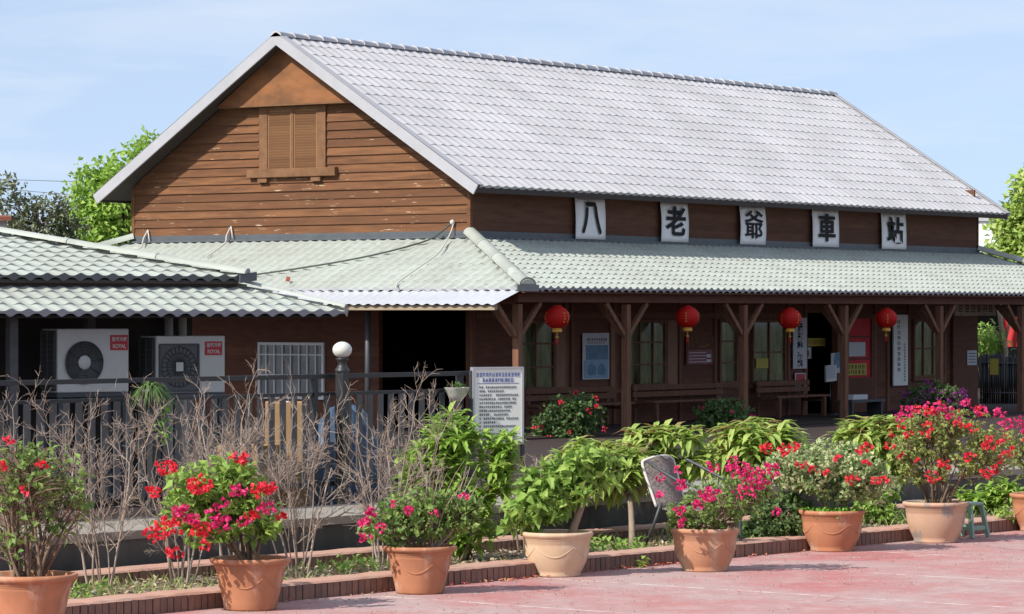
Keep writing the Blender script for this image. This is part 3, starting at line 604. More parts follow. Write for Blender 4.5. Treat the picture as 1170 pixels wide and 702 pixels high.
# things at the open doorway
t = thing('yellow_sign', 'narrow yellow sign hanging inside the dark doorway', 'sign', (12.75, .35, 1.42)); s = MB(); s.box((-.5, -.01, 0), (.5, .01, .17)); s.build('panel', M['yellow'], t); s = MB(); [glyphs(s, -.36 + k * .12, .085, .08, .09, -.011, rr) for k in range(7)]; s.build('lettering', M['maroon'], t)
t = thing('notice', 'small white notice with a pink mark below the yellow hanging sign', 'notice', (12.45, .34, 1.16)); s = MB(); s.box((-.2, -.006, 0), (.2, .006, .24)); s.build('panel', M['paper'], t); s = MB(); s.box((-.02, -.009, .06), (.1, -.0065, .18)); s.build('mark', M['maroon'], t)
t = thing('notice', 'pale notice with a round blue emblem inside the doorway', 'notice', (13.35, .1, .85)); t.location = (12.95, -.12, .86); s = MB(); s.box((-.26, -.006, 0), (.26, .006, .42)); s.build('panel', M['paper'], t); s = MB(); s.lathe([(0, 0), (.17, 0)], 20, (0, 0, 0)); s.build('emblem', M['poster_blue'], t, loc=(0, -.009, .27), rot=(PI / 2, 0, 0))
t = thing('leaflet_rack', 'white leaflet holder on a thin black stand in the doorway', 'leaflet holder', (12.25, -.35, .01), -.5)
s = MB(); s.tube([(0, 0, 0), (0, 0, .7)], .015, 8); s.lathe([(0, .03), (.16, .02), (.16, 0)], 16); s.build('stand', M['black'], t)
s = MB(); s.obox((0, -.02, .86), (.13, .03, .17), (V((1, 0, .1)).normalized(), V((0, 1, .15)).normalized(), V((-.1, -.15, 1)).normalized())); s.build('holder', M['white'], t)
s = MB(); s.obox((-.01, -.058, .88), (.10, .004, .13), (V((1, 0, .1)).normalized(), V((0, 1, .15)).normalized(), V((-.1, -.15, 1)).normalized())); s.build('leaflet', M['paper'], t)
for k, x in enumerate((12.0, 12.55, 13.1)):
    t = thing('ceiling_lamp', 'warm lit lamp on the ceiling inside the doorway', 'lamp', (x, .75 + .1 * k, 2.02), 0, 'lamps inside the doorway'); s = MB(); s.lathe([(0, 0), (.07, .01), (.1, .035), (.1, .05), (0, .055)], 16); s.build('bulb', M['bulb'], t); s = MB(); s.tube([(0, 0, .05), (0, 0, .68)], .008, 6); s.build('cord', M['black'], t)
t, w, h = flat('notice', 'grey card taped across the red glazed door', 'notice', 13.5, 14.2, 1.20, 1.50, M['paper'], y=-.085)
t, w, h = flat('notice', 'yellow notice in two rows on the lower pane of the red glazed door', 'notice', 13.35, 14.25, .80, 1.05, M['yellow'], y=-.085)
s = MB(); [glyphs(s, -w * .35 + k * w * .17, h * (.72 if j else .27), w * .11, h * .3, -.0085, rr) for k in range(5) for j in (0, 1)]; s.build('lettering', M['ink'], t)
t, w, h = flat('notice', 'yellow card in the lower pane of the window by the third post', 'notice', 9.72, 10.2, 1.0, 1.2, M['yellow'], y=-.078)
t, w, h = flat('notice', 'white paper notice taped to the far plank door', 'notice', 18.85, 19.3, .95, 1.28, M['paper'], y=-.085)
s = MB()
for k in range(4): s.box((-w * .38, -.0105, .06 + k * .065), (w * .38, -.0085, .075 + k * .065))
s.build('lettering', M['ink'], t)
p0 = ony(1090, 361, -1.6); p1 = ony(1137, 345, -1.6)
t = thing('wooden_sign', 'old hanging wooden sign plank above the far plank door', 'sign', ((p0.x + p1.x) / 2, -1.6, p0.z)); w = p1.x - p0.x; h = p1.z - p0.z
s = MB(); s.box((-w / 2, -.03, 0), (w / 2, 0, h)); s.build('plank', M['sign_wood'], t, bevel=.01)
s = MB(); [glyphs(s, -w * .36 + k * w * .145, h * .5, w * .085, h * .5, -.031, rr) for k in range(6)]; s.build('lettering', M['soffit'], t)
for sx in (-.4, .4): s = MB(); s.tube([(sx * w, -.01, h), (sx * w, -.01, h + .5)], .006, 6); s.build('hanger', M['black'], t)
# benches along the wall
def bench(x0, x1, lab):
    t = thing('wooden_bench', lab, 'bench', ((x0 + x1) / 2, -.5, .01), 0, 'benches against the station wall'); w = (x1 - x0) / 2
    s = MB(); [s.box((-w, -.22 + k * .15, .40), (w, -.09 + k * .15, .44)) for k in range(3)]; s.build('seat', M['post_wood'], t)
    s = MB(); [s.box((-w, .26, .5 + k * .13), (w, .29, .6 + k * .13)) for k in range(2)]; s.build('backrest', M['post_wood'], t)
    for q in (-w + .15, w - .15):
        s = MB(); s.box((q - .04, -.2, 0), (q + .04, -.12, .398)); s.box((q - .04, .30, 0), (q + .04, .36, .74)); s.box((q - .03, -.12, .3), (q + .03, .30, .36)); s.build('leg', M['post_wood'], t)
bench(1.4, 4.3, 'dark slatted bench below the blue poster, behind the red flowered bush'); bench(4.95, 8.2, 'dark slatted bench below the middle lantern windows'); bench(9.5, 11.6, 'dark slatted bench left of the open doorway')
t = thing('step_stool', 'low dark bench with a pale parcel on top near the doorway', 'bench', (11.3, -1.6, .01)); s = MB(); s.box((-.7, -.2, .30), (.7, .2, .35)); s.build('seat', M['charcoal'], t)
for q in (-.6, .6): s = MB(); s.box((q - .03, -.17, 0), (q + .03, .17, .299)); s.build('leg', M['charcoal'], t)
t = tag(MB(), None) if False else None
s = MB(); s.box((-.3, -.12, 0), (.3, .12, .1)); o = s.build('parcel', M['paper'], None, loc=(11.1, -1.6, .362), bevel=.01); tag(o, 'pale flat parcel lying on the low dark bench', 'parcel')
# far end of the veranda: bamboo screen, plant, red cloth, backdrop added behind to keep the view dark
dE = depth((21.6, -1.5, 0))
bl, brt = dep(1121, 470, 80), dep(1162, 470, 80)
t = thing('bamboo_screen', 'black upright bamboo screen at the right end of the veranda', 'fence', V(((bl.x + brt.x) / 2, (bl.y + brt.y) / 2, -.02)), -YAW + .0)
wS = (brt - bl).length; s = MB()
for k in range(17):
    q = -wS / 2 + wS * k / 16; s.tube([(q, R.uniform(-.02, .02), 0), (q + R.uniform(-.01, .01), 0, 1.15 + R.uniform(-.06, .03))], .024, 8)
s.build('cane', M['black'], t)
for zz in (.25, .95): s = MB(); s.tube([(-wS / 2, -.04, zz), (wS / 2, -.04, zz)], .02, 6); s.build('rail', M['charcoal'], t)
p = dep(1136, 408, 79.6); s = MB(); s.box((-.10, -.006, -.38), (.10, .006, 0)); o = s.build('yellow_card', M['yellow'], None, loc=dep(1136, 410, 79.7), rot=(0, 0, -YAW)); tag(o, 'yellow card hung on the black bamboo screen', 'notice')
s = MB(); s.grid(lambda a, b: V((-.22 + .44 * a + .04 * math.sin(b * 5), .05 * math.sin(a * 9), -.75 * b)), 12, 8); o = s.build('red_cloth', M['red_cloth'], None, loc=dep(1156, 362, 84), rot=(0, 0, -YAW)); tag(o, 'red cloth hanging behind the bare trunk at the veranda end', 'cloth')
s = MB(); md = V((0, 0, 0))
shp = dep(1150, 400, 97); t = thing('backdrop', 'added dark backdrop closing the view beyond the right end of the veranda', 'backdrop', (shp.x, shp.y, -.06), -YAW + .15)
s = MB(); s.box((-4, 0, 0), (6, .15, 2.5)); s.box((-4, -1.6, 0), (-3.85, 0, 2.5)); s.build('wall', M['dark'], t); s = MB(); s.poly([(-4.2, -1.9, 2.5), (6.2, -1.9, 2.5), (6.2, .5, 2.8), (-4.2, .5, 2.8)], (0, 0, .05)); s.build('roof', M['charcoal'], t)
s = MB(); s.box((-2.5, -1.2, 2.25), (-.8, -1.12, 2.32)); s.build('tube_lamp', M['white'], t)
# ---------------------------------------------------------------- annex
AA = -YAW + math.radians(36)   # rotation of the annex about Z
AX = V((math.cos(AA), math.sin(AA), 0)); AY = V((-math.sin(AA), math.cos(AA), 0))
AO = dep(398, 359, 38.5); AO.z = -.02
an = thing('annex', 'low open annex on the left with two tiers of pale green tiled hip roof', 'building', AO, AA)
rm = MB(); EZ = 2.165; WA = 9.0
def tier(mb, x1, y0, z0, run, slope, depth_, closed):
    r_ = run * slope; up = V((0, run, r_)); T = up.length; up.normalize()
    tile_slope(mb, (0, y0, z0), (1, 0, 0), up, V((1, 0, 0)).cross(up), lambda t: -WA - x1 * 0, lambda t: x1 - run * t / T, T, .205, .235, A=.011, B=.022, lip=.06)
    u2 = V((-run, 0, r_)); u2.normalize()
    tile_slope(mb, (x1, 0, z0), (0, 1, 0), u2, V((0, 1, 0)).cross(u2), lambda t: y0 + run * t / T, lambda t: y0 + depth_ - run * t / T, T, .205, .235, A=.011, B=.022, lip=.06)
    u3 = V((0, -run, r_)); u3.normalize()
    tile_slope(mb, (0, y0 + depth_, z0), (-1, 0, 0), u3, V((-1, 0, 0)).cross(u3), lambda t: -x1 + run * t / T, lambda t: WA, T, .205, .235, A=.011, B=.022, lip=.06)
tier(rm, 0, 0, EZ - .02, 1.05, .33, 7.4, 0)
lr = rm.build('lower_roof', [M['roof_green'], M['roof_edge']], an)
rm = MB(); tier(rm, -.90, .72, 2.54, 2.98, .238, 5.96, 1); ur = rm.build('upper_roof', [M['roof_green'], M['flash']], an)
for (a, b, par, rr_) in (((-.02, .02, EZ + .03), (-1.05, 1.05, EZ + .38), lr, .06), ((-.9, .72, 2.58), (-3.88, 3.7, 3.285), ur, .10), ((-.9, 6.68, 2.58), (-3.88, 3.7, 3.285), ur, .10), ((-WA, 3.7, 3.285), (-3.88, 3.7, 3.285), ur, .10)):
    s = MB(); cap_run(s, a, b, rr_ * 1.25, 1.2, flat=.45); s.build('hip_cap', M['roof_green'], par)
s = MB(); s.poly([(-1.02, .68, 2.47), (-.80, .68, 2.50), (-.80, .68, 2.60), (-1.02, .68, 2.57)], (0, .03, 0)); s.build('corner_plate', M['flash'], ur)
s = MB(); s.box((-WA, .82, 2.40), (-.98, .86, 2.53)); s.box((-1.02, .86, 2.40), (-.98, 6.5, 2.53)); s.poly([(-WA, .1, EZ - .06), (-.1, .1, EZ - .06), (-1.0, 1.0, 2.42), (-WA, 1.0, 2.42)], (0, 0, -.03)); s.box((-WA, .75, 2.46), (-1.0, 6.6, 2.5)); s.build('soffit', M['soffit'], ur)
s = MB(); s.box((-WA, 1.7, 0), (-1.05, 1.8, 2.38)); s.box((-1.15, 1.8, 0), (-1.05, 6.2, 2.38)); s.build('wall', M['dark'], an)
for x, y in ((-4.03, .42), (-2.65, 1.2)): s = MB(); s.box((x - .05, y, 0), (x + .05, y + .1, EZ + .1)); s.build('post', M['picket'], an)
for x in (-1.45, -1.27): s = MB(); s.tube([(x, 1.55, .0), (x, 1.55, 2.3)], .05, 10); s.build('pipe', M['ac'], an)
s = MB(); s.box((-6.5, 1.0, .02), (-4.75, 1.5, 1.34)); o = s.build('cabinet', M['charcoal'], None, loc=AO, rot=(0, 0, AA)); 
s2 = MB(); s2.box((-6.52, .98, 1.342), (-4.73, 1.52, 1.38)); s2.build('top', M['alu'], o); tag(o, 'dark cabinet with a pale top edge at the far left under the annex eave', 'cabinet')
# air conditioners
def aircon(x1, w, h, z0, square, lab):
    t = thing('air_conditioner', lab, 'air conditioner', AO + AX * (x1 - w) + AY * .55 + UP * z0, AA, 'outdoor air conditioning units')
    s = MB(); d = .37
    s.box((.012, .004, 0), (w, d, h)); b = s.build('casing', M['ac'], t, bevel=.012)
    s = MB(); s.box((-.004, .03, .02), (.010, d - .01, h - .02)); s.build('coil', M['coil'], t)
    s = MB()
    for k in range(11): s.box((-.010, .04, .05 + k * (h - .1) / 10 - .006), (-.001, d - .02, .05 + k * (h - .1) / 10 + .006))
    for q in (.05, .2, .35): s.box((-.012, q, .04), (-.002, q + .012, h - .03))
    s.build('side_guard', M['picket'], t)
    cx_, cz_, r = (w * .37, h * .47, .232) if not square else (w * .33, h * .46, .25)
    s = MB()
    if square:
        s.box((cx_ - r, -.004, cz_ - r - .02), (cx_ + r, .003, cz_ + r)); s.build('fan_opening', M['ac_grille'], t)
        s = MB()
        for q in range(24): a = 2 * PI * q / 24; s.tube([(cx_ + .04 * math.cos(a), -.014, cz_ + .04 * math.sin(a)), (cx_ + r * .92 * math.cos(a), -.010, cz_ + r * .92 * math.sin(a))], .004, 4)
        for q in (.35, .62, .9): s.tube([(cx_ + r * q * math.cos(2 * PI * k / 28), -.014, cz_ + r * q * math.sin(2 * PI * k / 28)) for k in range(29)], .004, 4)
        for a, b in (((-r, -r - .02), (r, -r - .02)), ((-r, r), (r, r)), ((-r, -r - .02), (-r, r)), ((r, -r - .02), (r, r))): s.bar((cx_ + a[0], -.008, cz_ + a[1]), (cx_ + b[0], -.008, cz_ + b[1]), .016, .02)
        s.build('grille', M['charcoal'], t)
        s = MB(); s.box((cx_ - .045, -.022, cz_ - .05), (cx_ + .045, -.012, cz_ + .05)); s.build('badge', M['ac'], t)
    else:
        s.lathe([(0, 0), (r, 0), (r, .012)], 40); s.build('fan_opening', M['ac_grille'], t, loc=(cx_, -.004, cz_), rot=(PI / 2, 0, 0))
        s = MB()
        for q in range(8): a = 2 * PI * q / 8 + .2; s.tube([(cx_ + .07 * math.cos(a), -.02, cz_ + .07 * math.sin(a)), (cx_ + r * .97 * math.cos(a), -.016, cz_ + r * .97 * math.sin(a))], .005, 4)
        for q in (.45, .6, .75, .88, 1.0): s.tube([(cx_ + r * q * math.cos(2 * PI * k / 36), -.02, cz_ + r * q * math.sin(2 * PI * k / 36)) for k in range(37)], .004, 4)
        s.build('grille', M['charcoal'], t)
        s = MB(); s.lathe([(0, .012), (.07, .01), (.078, 0)], 24); s.build('hub', M['ac'], t, loc=(cx_, -.018, cz_), rot=(PI / 2, 0, 0))
    s = MB(); lx = w * .86 if not square else w * .83; s.box((lx - .11, -.005, h * .66), (lx + .11, .003, h * .90)); lb = s.build('label', M['red_label'], t)
    text('皇家冷氣', .052, M['ac'], lb, (lx, -.0075, h * .83), (PI / 2, 0, 0), bold=.001, ext=.001, sx=.93); text('ROYAL', .062, M['ac'], lb, (lx, -.0075, h * .72), (PI / 2, 0, 0), bold=.0015, ext=.001, sx=.85)
    t2 = thing('unit_stand', 'dark steel stand carrying the ' + ('square grille' if square else 'round fan') + ' air conditioner', 'stand', AO + AX * (x1 - w) + AY * .55, AA, 'stands under the air conditioners')
    s = MB(); s.box((0, 0, z0 - .05), (w, .40, z0 - .003)); s.build('shelf', M['charcoal'], t2)
    for q in (.03, w - .07):
        for y in (.02, .36): s = MB(); s.box((q, y, .02), (q + .045, y + .04, z0 - .051)); s.build('leg', M['charcoal'], t2)
aircon(-2.54, .90, .70, 1.257, False, 'white outdoor air conditioner with a round black fan grille and red label')
aircon(-1.30, .90, .64, 1.234, True, 'white outdoor air conditioner with a square dark fan grille and red label')

# ---------------------------------------------------------------- fence, lamp post and things around it
FV = 3.2; uL, uR = ku(kpx(-40, FV)), ku(kpx(556, FV))
fe = thing('railing', 'black steel railing with grey flat slats along the raised walk', 'fence', kp(uL, FV, .425), KA); Lf = uR - uL
s = MB(); s.box((0, -.02, 1.105), (Lf, .02, 1.145)); s.build('top_rail', M['black'], fe)
s = MB(); s.box((0, -.018, .955), (Lf, .018, .985)); s.build('middle_rail', M['black'], fe)
s = MB(); s.box((0, -.02, .16), (Lf, .02, .20)); s.build('bottom_rail', M['black'], fe)
q = .06; k = 0
while q < Lf:
    if k % 14 == 0:
        s = MB(); s.box((q - .025, -.03, -.44), (q + .025, .03, 1.104)); s.build('post', M['black'], fe)
    else:
        s = MB(); s.box((q - .036, -.032, .15), (q + .036, -.0205, .955)); s.build('slat', M['picket'] if q < Lf * .86 else M['charcoal'], fe)
    q += .143; k += 1
lp = kpx(391, FV - .1, -.02); t = thing('lamp_post', 'short black lamp post with a white globe at the railing', 'lamp post', lp)
gz = 2.1 - (400 - HY) * depth(lp) / F + .02
s = MB(); s.box((-.042, -.042, 0), (.042, .042, gz - .19)); s.lathe([(.062, gz - .19), (.062, gz - .17), (.05, gz - .16), (.035, gz - .12), (.05, gz - .09), (.06, gz - .075), (0, gz - .07)], 20); s.build('post', M['black'], t)
s = MB(); s.lathe([(.086 * math.sin(PI * k / 16), -.073 * math.cos(PI * k / 16)) for k in range(17)], 28, (0, 0, gz)); s.build('globe', M['globe'], t)
# piled boxes and a tarpaulin behind the railing
def boxat(px, v, w, d, h, z, lab, rz=0, m='card', flaps=False):
    p = kpx(px, v, z); t = thing('cardboard_box', lab, 'box', p, KA + .5 + rz); s = MB(); s.box((-w / 2, -d / 2, 0), (w / 2, d / 2, h)); b = s.build('carton', M[m], t, bevel=.006)
    s = MB(); s.box((-w / 2 - .001, -.03, h + .0005), (w / 2 + .001, .03, h + .002)); s.build('tape', M['paper'], t)
    if flaps:
        s = MB(); s.poly([(-w / 2, -d / 2, h), (w / 2, -d / 2, h), (w / 2, -d / 2 - .08, h + .09), (-w / 2, -d / 2 - .08, h + .09)], (0, 0, .004)); s.build('flap', M[m], t)
boxat(322, 4.0, .46, .40, .78, -.02, 'tall brown carton behind the railing, lower of the two', 0); boxat(326, 4.0, .42, .36, .54, .765, 'brown carton stacked on the taller carton, left of the blue sheet', .25, flaps=True)
boxat(285, 4.0, .5, .4, .95, -.02, 'plain brown carton behind the railing slats, left of the stacked pair', -.2)
s = MB(); tp = kpx(395, 4.15, -.02)
rt = random.Random(4); ph = [rt.uniform(0, 6) for _ in range(6)]
def tarpf(a, b):
    th_ = 2 * PI * a; r = (1 - b) ** .35 if b < 1 else 0
    return V((r * .62 * math.cos(th_) * (1 + .08 * math.sin(5 * th_ + ph[0])), r * .42 * math.sin(th_) * (1 + .08 * math.sin(7 * th_ + ph[1])), 1.28 * b ** .8 + .06 * math.sin(6 * th_ + ph[2]) * (1 - b) + .02 * math.sin(11 * th_ + b * 9)))
s.grid(tarpf, 64, 20); o = s.build('tarpaulin', M['tarp'], None, loc=tp, rot=(0, 0, KA + .4)); tag(o, 'rumpled blue tarpaulin heap behind the railing next to the lamp post', 'tarpaulin')
# notice board
nb = kpx(568, 3.0, .425); dN = depth(nb); zt = 2.1 - (421 - HY) * dN / F - .425; zb = 2.1 - (507 - HY) * dN / F - .425; wN = 55 * dN / F / .88 / 2
t = thing('notice_board', 'white standing notice board with blue heading and rows of small print', 'notice board', nb, -YAW + math.radians(28))
s = MB(); s.box((-wN, -.02, zb), (wN, .02, zt)); s.build('panel', M['board'], t)
s = MB()
for a, b, c_, d_ in ((-wN - .012, -wN + .006, zb - .01, zt + .012), (wN - .006, wN + .012, zb - .01, zt + .012), (-wN + .006, wN - .006, zt - .004, zt + .012), (-wN + .006, wN - .006, zb - .01, zb + .004)): s.box((a, -.03, c_), (b, .03, d_))
s.build('frame', M['alu'], t)
for q in (-wN - .014, wN + .014): s = MB(); s.box((q - .015, -.012, 0), (q + .015, .018, zt - .02)); s.build('leg', M['charcoal'], t)
s = MB(); hN = zt - zb
for k in range(14): glyphs(s, -wN * .84 + k * wN * .13, zt - hN * .085, wN * .095, hN * .05, -.0205, rr)
for k in range(10): glyphs(s, -wN * .6 + k * wN * .13, zt - hN * .155, wN * .095, hN * .045, -.0205, rr)
s.box((-wN * .86, -.022, zt - hN * .202), (wN * .86, -.0205, zt - hN * .196)); s.build('heading', M['blue_ink'], t)
s = MB()
for j, ln in enumerate((19, 12, 19, 18, 18, 17, 15, 14, 19, 8, 18, 14, 18, 12)):
    for k in range(ln):
        if rr.random() < .9: glyphs(s, -wN * .74 + k * wN * .085, zt - hN * (.25 + j * .052), wN * .058, hN * .026, -.0205, rr)
s.build('small_print', M['flash'], t)

# ---------------------------------------------------------------- cables on the roofs
pk = onx(517, 254, -.05)
s = MB(); s.poly([(-.10, -.03, 0), (.09, -.045, 0), (.11, .02, 0), (-.06, .045, 0)], (0, 0, .015))

def rp(px, py):   # point on the gable-side pent roof plane
    r = ray(px, py); k = rise / VG; t_ = (ZV + .075 + k * (CX + VG) - CZ) / (r.z - k * r.x); return CAM + r * t_
s_o = s.build('broken_tile', M['rust'], None, loc=rp(329, 321) + UP * .02, rot=(0, -.42, .7)); tag(s_o, 'rusty broken tile shard lying on the pale green gable side roof', 'tile')
def smooth(pts, n=6):
    out = []
    for i in range(len(pts) - 1):
        p0, p1, p2, p3 = pts[max(i - 1, 0)], pts[i], pts[i + 1], pts[min(i + 2, len(pts) - 1)]
        for k in range(n):
            t_ = k / n; out.append(.5 * ((2 * p1) + (p2 - p0) * t_ + (2 * p0 - 5 * p1 + 4 * p2 - p3) * t_ ** 2 + (3 * p1 - p0 - 3 * p2 + p3) * t_ ** 3))
    return out + [pts[-1]]
s = MB(); s.tube(smooth([pk, onx(508, 262, -.15), rp(490, 274), rp(450, 286), rp(400, 297), rp(340, 307), rp(284, 315)]), .016, 6); o = s.build('cable', M['cable_dark']); tag(o, 'dark cable running down across the pale green gable side roof', 'cable')
s = MB(); s.tube(smooth([pk + V((0, -.03, 0)), onx(514, 268, -.2), rp(500, 290), rp(478, 306), rp(456, 322), rp(452, 330)]), .013, 6); o = s.build('cable', M['cable_pale']); tag(o, 'pale cable curving from the corner of the gable to the eave', 'cable')
s = MB(); s.lathe([(0, -.05), (.045, -.04), (.05, .02), (.0, .05)], 10, pk); o = s.build('cable_clamp', M['cable_pale']); tag(o, 'white cable clamp at the lower corner of the gable boards', 'clamp')
for (x, y, bx, by, l) in ((169, 263, 152, 284, 'pale cable drop at the left end of the gable'), (264, 259, 236, 294, 'pale cable drop below the louvred window')):
    a = onx(x, y, -.05); s = MB(); s.tube(smooth([a, onx(x - 5, y + 10, -.12), rp(x - 8, y + 20), rp(bx, by)]), .014, 6); s.tube([a, onx(x + 2, y + 14, -.1)], .014, 6); o = s.build('cable', M['cable_pale']); tag(o, l, 'cable')

# ---------------------------------------------------------------- plants
def rnd_unit(r):
    while True:
        v = V((r.uniform(-1, 1), r.uniform(-1, 1), r.uniform(-1, 1)))
        if .05 < v.length < 1: return v.normalized()
def in_blob(r, b, shell=.5):
    c, rx, ry, rz = b; d = rnd_unit(r); k = r.uniform(shell, 1) ** .7
    return c + RGT * (d.x * rx * k) + FWD * (d.y * ry * k) + UP * (d.z * rz * k), d
def blob(px, py, rx, ry, d, ratio=.9):
    m = d / F; return (dep(px, py, d), rx * m, rx * m * ratio, ry * m)
def curve(a, b, r, sag=.12, n=5):
    m = (a + b) / 2 + rnd_unit(r) * ((b - a).length * sag) + UP * ((b - a).length * .10)
    return [(a * (1 - t) ** 2 + m * (2 * t * (1 - t)) + b * t * t) for t in [k / n for k in range(n + 1)]]
def shrub(parent, base, blobs, seed, n_main=7, n_twig=130, lpt=10, leaf=(.05, .036), lmat='lf_bougain', droop=.3, flowers=(), stem_r=.018, long=False, shell=.45, smat='stem', whorl=False, up_bias=.4, newm=None, spread=.05, leafname='foliage', bare=0, fork=None):
    """woody plant: main stems from the base, twigs to points spread through the crown, leaves along the twigs"""
    r = random.Random(seed); loc = V(parent.location); base = V(base)
    wsum = sum(b[1] * b[3] for b in blobs); st_, lf = MB(), MB(); mains = []
    def pick():
        q = r.random() * wsum
        for b in blobs:
            q -= b[1] * b[3]
            if q <= 0: return b
        return blobs[-1]
    if fork is not None:
        tk = curve(base, fork, r, .05, 5); st_.tube([p - loc for p in tk], [stem_r * (1.15 - .06 * k) for k in range(6)], 8); base = tk[-1]; stem_r *= .7
    for i in range(n_main):
        b = blobs[i % len(blobs)] if i < len(blobs) else pick(); e, _ = in_blob(r, b, .1); e = e.lerp(b[0], .3)
        off = rnd_unit(r) * spread; off.z = 0; c_ = curve(base + off, e, r, .12, 6); mains.append(c_)
        st_.tube([p - loc for p in c_], [stem_r * (1 - .6 * k / 6) for k in range(7)], 6)
    for i in range(n_twig):
        b = pick(); e, dd = in_blob(r, b, shell)
        mn = min(mains, key=lambda c_: (c_[4] - e).length + r.uniform(0, .1)); j = min(range(2, 7), key=lambda k: (mn[k] - e).length); j = max(2, j - r.choice((0, 1, 1)))
        tw = curve(mn[j], e, r, .15, 4); st_.tube([p - loc for p in tw], [stem_r * .33, stem_r * .28, stem_r * .22, stem_r * .16, stem_r * .1], 4, cap=False)
        if r.random() < bare: continue
        d0 = (tw[-1] - tw[-2]).normalized()
        if whorl:
            for k in range(lpt):
                a = k * 2.4 + r.uniform(-.3, .3); el = r.uniform(-.25, .9) if k > 2 else r.uniform(.7, 1.2)
                h = V((math.cos(a), math.sin(a), 0)); d = h * math.cos(el) + UP * math.sin(el)
                L = leaf[0] * r.uniform(.65, 1.2); p = tw[-1] - d0 * (r.random() * .10)
                lf.longleaf(p - loc, d, UP, L, leaf[1] * r.uniform(.8, 1.15), droop * r.uniform(.6, 1.5), 1 if (newm and k < 2 and r.random() < .5) else 0)
        else:
            for k in range(lpt):
                t_ = r.uniform(.25, 1.05); idx = min(3, int(t_ * 4)); p = tw[idx].lerp(tw[idx + 1], min(1, t_ * 4 - idx)) + rnd_unit(r) * .02
                d = (rnd_unit(r) + d0 * .4 + dd * .3 + UP * (.1 - droop * .3)).normalized(); u_ = (UP * up_bias + rnd_unit(r) * .7 + dd * .3).normalized()
                (lf.longleaf if long else lf.leaf)(p - loc, d, u_, leaf[0] * r.uniform(.6, 1.25), leaf[1] * r.uniform(.7, 1.2), droop * r.uniform(.5, 1.5))
    st_.build('stem', M[smat], parent); lf.build(leafname, [M[lmat]] + ([M[newm]] if newm else []), parent)
    for (fm, spots) in flowers:
        for (c_, rad, n) in spots:
            fb = MB()
            for k in range(n):
                d = rnd_unit(r); p = c_ + V((d.x, d.y, d.z * .65)) * (rad * r.random() ** .45)
                for q in range(3):
                    dd = (d + rnd_unit(r) * .9).normalized(); s_ = r.uniform(.024, .040); fb.leaf(p - loc, dd, rnd_unit(r), s_, s_ * .95, .15)
            fb.build('flower_cluster', M[fm], parent)
def fl(d, pts, mpp=None):   # flower clusters: (px, py, radius px, bracts) at depth d, pulled towards the viewer
    return [(dep(x, y, d + dz), r_ * d / F, n) for (x, y, r_, n, dz) in pts]
def scatter(b, n, r, rad, cnt, top=True):
    out = []
    for _ in range(n):
        p, dd = in_blob(r, b, .97)
        if (p - b[0]).dot(FWD) > .1 * b[2]: p -= FWD * 2 * (p - b[0]).dot(FWD)
        if top and p.z < b[0].z - .5 * b[3]: p.z = b[0].z + abs(p.z - b[0].z)
        out.append((p, rad * r.uniform(.6, 1.3), max(2, int(cnt * r.uniform(.5, 1.3)))))
    return out
TAPER = [(.19, 0), (.196, .012), (.205, .06), (.232, .18), (.252, .27), (.258, .285), (.256, .292), (.266, .300), (.264, .308), (.274, .316), (.272, .325), (.292, .330), (.302, .345), (.300, .362), (.285, .368), (.268, .362), (.262, .31), (.24, .30)]
BOWL = [(.200, 0), (.207, .008), (.200, .022), (.216, .05), (.245, .11), (.266, .18), (.276, .25), (.278, .275), (.283, .28), (.281, .295), (.288, .30), (.286, .315), (.300, .322), (.309, .338), (.307, .356), (.290, .362), (.272, .355), (.266, .30), (.25, .29)]
def potted(px, by, lab, prof, pm, group='potted shrubs along the kerb', sc=1.0, swag=None, name='potted_bougainvillea', ctr=.18):
    p = onz(px, by, 0) + FWD * ctr; p.z = 0.002; t = thing(name, lab, 'potted plant', p, 0, group)
    prof = [(r * sc * .96, z * sc) for r, z in prof]; s = MB(); s.lathe([(0, .004)] + prof, 56); po = s.build('pot', M[pm], t)
    s = MB(); zt = prof[-2][1] - .005; rs = prof[-2][0] - .002
    rq = random.Random(px)
    s.add([(0, 0, zt + .015)] + [(rs * math.cos(2 * PI * k / 28), rs * math.sin(2 * PI * k / 28), zt + rq.uniform(-.008, .008)) for k in range(28)], [(0, k + 1, (k + 1) % 28 + 1) for k in range(28)]); s.build('soil', M['soil'], t)
    if prof[0][0] < .195 or pm == 'terra_worn':
        s = MB(); n = 5
        def rad(z):
            for a, b in zip(prof, prof[1:]):
                if a[1] <= z <= b[1] and b[1] > a[1]: return a[0] + (b[0] - a[0]) * (z - a[1]) / (b[1] - a[1])
            return prof[3][0]
        for k in range(n):
            pts = []
            for j in range(13):
                a = 2 * PI * (k + j / 12) / n + .5; z = (.245 - .085 * math.sin(PI * j / 12)) * sc; q = rad(z) + .0; pts.append((q * math.cos(a), q * math.sin(a), z))
            s.tube(pts, [.002 + .0035 * math.sin(PI * j / 12) for j in range(13)], 6)
        s.build('garland', M[pm], po)
    return t, p, zt
# 1: far left
t, p, z = potted(30, 728, 'orange pot at the far left holding a brown stemmed shrub with few red flowers', TAPER, 'terra', sc=1.08); d = depth(p); b = p + UP * z
B = [blob(38, 548, 74, 40, d), blob(30, 535, 60, 32, d), blob(15, 600, 50, 45, d), blob(80, 580, 30, 36, d)]
shrub(t, b, B, 1, n_main=22, n_twig=430, lpt=4, leaf=(.058, .044), lmat='lf_bougain', stem_r=.013, bare=.5, flowers=[('br_red', fl(d, [(10, 503, 4, 6, -.3), (2, 533, 5, 8, -.35), (48, 531, 5, 8, -.4), (30, 560, 4, 4, -.3)]))], spread=.10)
